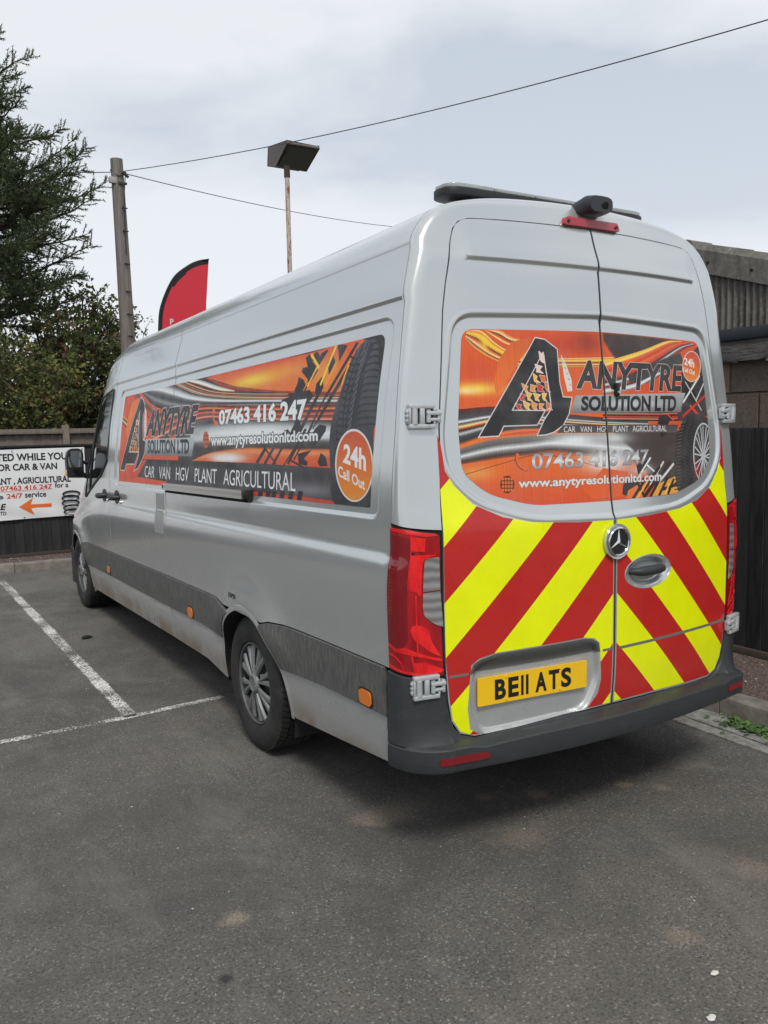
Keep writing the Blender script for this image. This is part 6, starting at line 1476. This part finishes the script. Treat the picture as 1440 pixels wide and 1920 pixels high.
V2_ = [v+n_*.008 for v in V_]; m.add(V_+V2_, [(4, 5, 6, 7), (0, 4, 7, 3), (1, 2, 6, 5), (0, 1, 5, 4), (2, 3, 7, 6)]); m.build('lamp_glass', mat('lamp_glass_dark', (.035, .042, .06), .15, coat=1), fp)
# feather flag
ff = empty('feather_flag', (.82, 9.0, 0), label='red feather flag with black hem showing above the van roof', cat='flag')
edge_ = catmull([(.80, .9), (.795, 1.8), (.800, 2.6), (.818, 3.14), (.875, 3.42), (1.04, 3.75), (1.24, 3.925), (1.40, 4.01), (1.56, 4.05)], 6)
right = [(1.555, 4.0), (1.49, 3.45), (1.44, 2.6), (1.42, 1.6), (1.38, .9)]
def flag_map(P): 
    x, z = P[:, 0], P[:, 1]; return np.stack([x, 9.0+.03*np.sin((x-.8)*7+z*2)*(x-.8), z], 1)
redf, g = ng('flag_red', col=(.62, .03, .05), rough=.7)
inner = [(a+.045 if a < 1.2 else a+.012, b-.0 if a < 1.0 else b-.055) for a, b in edge_[:-1]]
hem = edge_+[(1.555, 4.0), (1.545, 3.985)]+inner[::-1]
f1 = panel('flag_cloth', inner+right, flag_map, redf, ff, step=.06, flange=.003)
f2 = panel('flag_hem', hem, flag_map, mat('flag_black', (.012, .012, .014), .7), ff, step=.05, flange=.004, off=.002)
m = MB(); m.tube([(.795, 9.0, 0), (.795, 9.0, 2.6)]+[(a-.003, 9.0, b+.003) for a, b in edge_ if b > 2.65], .010, 8); m.build('flag_pole', black, ff, smooth=True)
m = MB(); m.tube([(1.02, 8.988, 3.19), (1.05, 8.988, 3.205)], .012, 8); letters3d('P', .97, 1.02, 3.13, 3.21, flag_map, .004, .001, mat('flag_print', (.7, .6, .6), .6), ff, 'flag_lettering', .02)
m = MB(); m.box((.80, 9.0, .04), (.45, .45, .06)); m.build('flag_base', black, ff, bevel=.01)
for ch in ff.children: ch.location = (-.82, -9.0, 0)
# the small eave just visible past the roof line
m = MB(); m.box((3.65, 11.6, 2.0), (.4, .3, 4.0)); 

# ------------------------------------------------------------------ trees
bark = mat('bark', (.055, .045, .035), .9)
def leafmats(tag_, cols):
    out_ = []
    for i, c_ in enumerate(cols):
        m_, g = ng('leaf_%s_%d' % (tag_, i), col=c_, rough=.55, spec=.3); out_.append(m_)
        tr = g.n('ShaderNodeBsdfTranslucent', {'Color': (*[min(1, v*1.6) for v in c_], 1)}); mxs = g.n('ShaderNodeMixShader', {'Fac': .22})
        o_ = [n for n in g.nt.nodes if n.type == 'OUTPUT_MATERIAL'][0]; g.nt.links.new(g.b.outputs[0], mxs.inputs[1]); g.nt.links.new(tr.outputs[0], mxs.inputs[2]); g.nt.links.new(mxs.outputs[0], o_.inputs[0])
    return out_
con_m = leafmats('conifer', [(.075, .098, .046), (.105, .135, .062), (.145, .175, .08), (.068, .088, .056)])
def conifer(loc, H_, rad, limbs, seed, label, twigs=True):
    r_ = np.random.RandomState(seed); root = empty('conifer_tree', loc, label=label, cat='tree')
    m = MB(); m.tube([(0, 0, 0), (.05, 0, H_*.4), (0, 0, H_*.75), (0, 0, H_)], [.22, .16, .09, .02], 10)
    paths = []
    for (z0, az, L_, rise) in limbs:
        p = np.array([0, 0, z0]); d_ = np.array([math.cos(az), math.sin(az), .25]); pts = [p]
        st = 12
        for i in range(st):
            f = i/st; d2 = np.array([math.cos(az), math.sin(az), .05+rise*f]); p = p+d2/np.linalg.norm(d2)*L_/st+r_.normal(0, .018, 3); pts.append(p)
        paths.append((pts, L_)); m.tube([tuple(q) for q in pts], list(np.linspace(.028*min(L_, 2)/1.2, .004, st+1)), 5)
    m.build('trunk', bark, root, smooth=True)
    V = []; F = []; mi = []
    for pts, L_ in paths:
        pts = np.array(pts); n_side = int(31*L_)
        for k in range(n_side):
            f = r_.uniform(.12, 1)**.85; i = min(int(f*12), 11); p = pts[i]+(pts[i+1]-pts[i])*(f*12-i); t = pts[i+1]-pts[i]; t /= np.linalg.norm(t)
            sd = np.cross(t, r_.normal(0, 1, 3)); sd /= np.linalg.norm(sd); d_ = t*.75+sd*.75+np.array([0, 0, .10]); d_ /= np.linalg.norm(d_)
            bl_ = (.34*(1-f)+.12)*r_.uniform(.6, 1.2)*min(1.3, .6+L_*.35)
            nb = int(5+bl_*46)
            for j in range(nb):
                g_ = (j+.5)/nb; q = p+d_*bl_*g_+np.array([0, 0, .10*bl_*g_*g_])
                for s2 in (0, 1):
                    dd = d_*.8+r_.normal(0, .5, 3); dd /= np.linalg.norm(dd); ln = r_.uniform(.025, .06); w2_ = np.cross(dd, r_.normal(0, 1, 3)); w2_ *= .0085/np.linalg.norm(w2_)
                    b = len(V); V += [q-w2_, q+w2_, q+dd*ln+w2_*.3]; F.append((b, b+1, b+2)); mi.append(r_.choice(4, p=(.35, .3, .15, .2)))
    mkobj('crown', mesh_fast('crown', V, F, con_m, mi), root); return root, len(F)
def conifer_limbs(seed, z0, z1, n, Lf, az0=-math.pi, az1=math.pi):
    r_ = np.random.RandomState(seed); out_ = []
    for i in range(n):
        f = (i+.5)/n; z_ = z0+(z1-z0)*f; out_.append((z_, r_.uniform(az0, az1), Lf(z_)*r_.uniform(.55, 1.0), r_.uniform(.15, .7)))
    return out_
toR = math.atan2(_r[1], _r[0])        # direction that reads as "to the right" from the car park
lm = conifer_limbs(5, 3.3, 6.4, 105, lambda z: 1.70 if z < 5.3 else 1.75-(z-5.3)*.55, toR-2.2, toR+2.0)
lm += [(5.2, toR-.2, 2.0, .75), (5.5, toR+.1, 1.75, .9), (4.75, toR-.1, 1.95, .45), (4.95, toR+.25, 2.05, .55), (6.95, toR, 1.0, .55), (6.8, toR-.3, .85, .4), (6.75, toR+.5, .8, .4), (6.1, toR+.1, .95, .2), (7.2, toR-2.4, 1.0, .8), (7.3, toR+2.0, .8, .6), (4.4, toR, 1.7, .3)]
lm += [(7.5, a, .6, .8) for a in (0, 2, 4)]
con, nf = conifer((-1.03, 11.9, 0), 8.1, 2, lm, 3, 'tall dark green conifer with feathery branch tips at the left edge')
# broadleaf shrubs and small trees over the fence
bro_m = leafmats('broad', [(.085, .105, .038), (.12, .145, .048), (.17, .185, .06), (.06, .075, .034), (.16, .09, .05), (.24, .20, .06)])
def broadleaf(loc, clumps, seed, label, n_leaf, probs, name='broadleaf_tree', size=.075, trunk_h=1.2):
    r_ = np.random.RandomState(seed); root = empty(name, loc, label=label, cat='tree'); m = MB()
    m.tube([(0, 0, 0), (.04, 0, trunk_h), (.0, 0, trunk_h*1.6)], [.11, .085, .05], 8)
    for (x, y, z, rr) in clumps:
        s0 = np.array([.02, 0, trunk_h*r_.uniform(.8, 1.5)]); e0 = np.array([x, y, z]); mid_ = (s0+e0)/2+r_.normal(0, .1, 3)
        m.tube([tuple(s0), tuple(mid_), tuple(e0), tuple(e0+r_.normal(0, rr*.4, 3)+[0, 0, rr*.5])], [.035, .022, .012, .004], 5)
        for _ in range(5):
            a = e0+r_.normal(0, rr*.2, 3); b = e0+r_.normal(0, 1, 3)*rr*.65; m.tube([tuple(a), tuple((a+b)/2+r_.normal(0, .03, 3)), tuple(b)], [.008, .006, .002], 4)
    m.build('trunk', bark, root, smooth=True)
    C_ = np.array([c_[:3] for c_ in clumps]); W_ = np.array([c_[3] for c_ in clumps]); pick = r_.choice(len(clumps), n_leaf, p=W_**2/(W_**2).sum())
    # leaves gather in twiglets inside each clump
    ntw = n_leaf//9; tw = r_.choice(len(clumps), ntw, p=W_**2/(W_**2).sum()); dirv = r_.normal(0, 1, (ntw, 3)); dirv /= np.linalg.norm(dirv, axis=1)[:, None]
    rad = W_[tw]*r_.uniform(.35, 1.08, ntw)**.7; tc_ = C_[tw]+dirv*rad[:, None]*np.array([1, 1, .85]); tdir = dirv*.6+r_.normal(0, .5, (ntw, 3))+[0, 0, -.1]; tdir /= np.linalg.norm(tdir, axis=1)[:, None]
    cl_col = r_.choice(len(bro_m), ntw, p=probs)
    idx = np.repeat(np.arange(ntw), 9); N = len(idx); f = np.tile(np.linspace(0, 1, 9), ntw)
    p = tc_[idx]+tdir[idx]*(f*.22)[:, None]+r_.normal(0, .018, (N, 3)); ax = tdir[idx]+r_.normal(0, .8, (N, 3)); ax /= np.linalg.norm(ax, axis=1)[:, None]
    sd = np.cross(ax, r_.normal(0, 1, (N, 3))); sd /= np.linalg.norm(sd, axis=1)[:, None]; L_ = size*r_.uniform(.6, 1.2, N)[:, None]; nrm = np.cross(ax, sd)
    V = np.stack([p, p+ax*L_*.45+sd*L_*.28+nrm*L_*.06, p+ax*L_, p+ax*L_*.45-sd*L_*.28+nrm*L_*.06], 1).reshape(-1, 3); F = np.arange(4*N).reshape(-1, 4)
    mi = np.where(r_.uniform(0, 1, N) < .6, cl_col[idx], r_.choice(len(bro_m), N, p=probs))
    mkobj('crown', mesh_fast('crown', V, F, bro_m, mi), root); return root
r0 = np.random.RandomState(21)
def clumps(x0, x1, zf, n, rr, yj=.5):
    out_ = []
    for i in range(n):
        x = r0.uniform(x0, x1); z = r0.uniform(1.5, zf(x)); out_.append((x, r0.uniform(-yj, yj), z, rr*r0.uniform(.7, 1.15)))
    return out_
b1 = clumps(-.75, 1.05, lambda x: 3.75-.25*max(0, x-.1)-.15*abs(x), 38, .36)+[(-.1, 0, 3.95, .26), (.35, 0, 3.85, .28), (.8, 0, 3.62, .27), (1.05, 0, 3.4, .24), (.55, 0, 3.7, .28), (1.12, 0, 2.9, .26), (-.5, .1, 3.8, .3), (1.0, .1, 2.5, .25), (.9, 0, 2.0, .3)]
broadleaf((.10, 12.0, 0), b1, 31, 'olive green broadleaf tree with russet patches beside the utility pole', 17500, (.30, .24, .10, .20, .12, .04), size=.082)
b2 = [(x-.1, y, z, r_) for x, y, z, r_ in clumps(-1.0, .5, lambda x: 2.9, 20, .34, .3)]
broadleaf((-.55, 11.0, 0), b2, 32, 'lighter green leafy shrub just above the brown timber fence', 5600, (.24, .28, .22, .12, .04, .10), name='leafy_shrub', size=.078, trunk_h=1.0)
b3 = clumps(-1.6, 1.2, lambda x: 3.6, 30, .5, .4)
broadleaf((-.3, 13.6, 0), b3, 33, 'dark green tree filling in behind the olive tree', 10000, (.35, .08, .02, .50, .04, .01), size=.11)  # leaf mix weighted towards the darker greens
m = MB(); tw_ = empty('sapling', (1.02, 10.9, 0), label='thin bare sapling with few leaves just right of the pole', cat='sapling')
m.tube([(0, 0, 0), (.03, 0, 1.6), (.02, 0, 2.6), (-.06, 0, 3.25), (-.10, 0, 3.6)], [.02, .014, .009, .006, .002], 6); m.tube([(0, 0, 2.9), (.14, 0, 3.3), (.22, 0, 3.42)], [.005, .004, .002], 5); m.tube([(-.02, 0, 3.0), (.08, 0, 2.95), (.14, 0, 3.05)], [.005, .004, .002], 5); m.build('stem', bark, tw_, smooth=True)
V = []; F = []
for i in range(70):
    c_ = [(.22, 0, 3.42), (.12, 0, 3.25), (-.05, 0, 3.2), (.02, 0, 2.9), (.12, 0, 3.0), (-.08, 0, 3.5), (.0, 0, 2.7)][i % 7]; p = np.array(c_)+nrg.normal(0, .035, 3); a = nrg.normal(0, 1, 3); a /= np.linalg.norm(a); s_ = np.cross(a, nrg.normal(0, 1, 3)); s_ /= np.linalg.norm(s_); b = len(V); V += [p, p+a*.03+s_*.012, p+a*.06, p+a*.03-s_*.012]; F.append((b, b+1, b+2, b+3))
mkobj('leaves', mesh_fast('leaves', V, F, bro_m, [i % 2 for i in range(70)]), tw_)
# added building out of view, there only to be mirrored in the van's flank
wk = empty('added_mirrored_building', (-15, 4, 0), label='pale building with dark panels, added out of view for the van side to mirror', cat='building')
pale, g = ng('added_building_render', col=(.62, .61, .58), rough=.8); g.base(g.mix(g.noise(g.coord(), 1.3, 6, .7), (.46, .45, .43), (.70, .69, .66)))
m = MB(); m.box((-2.5, 0, 1.7), (5, 16, 3.4)); m.build('wall', pale, wk)
m = MB(); m.box((-2.4, 0, 3.55), (5.6, 16.6, .3)); m.build('roof', corr, wk)
for y_ in (-5, 0, 5):
    m = MB(); m.box((.03, y_, 1.3), (.06, 3.0, 2.6)); m.build('added_dark_panel', mat('added_panel_grey', (.20, .21, .22), .5), wk)
bpy.context.view_layer.update()
for ch in van.children: ch.location.y -= 3.4
van.location = (0, 3.4, 0)
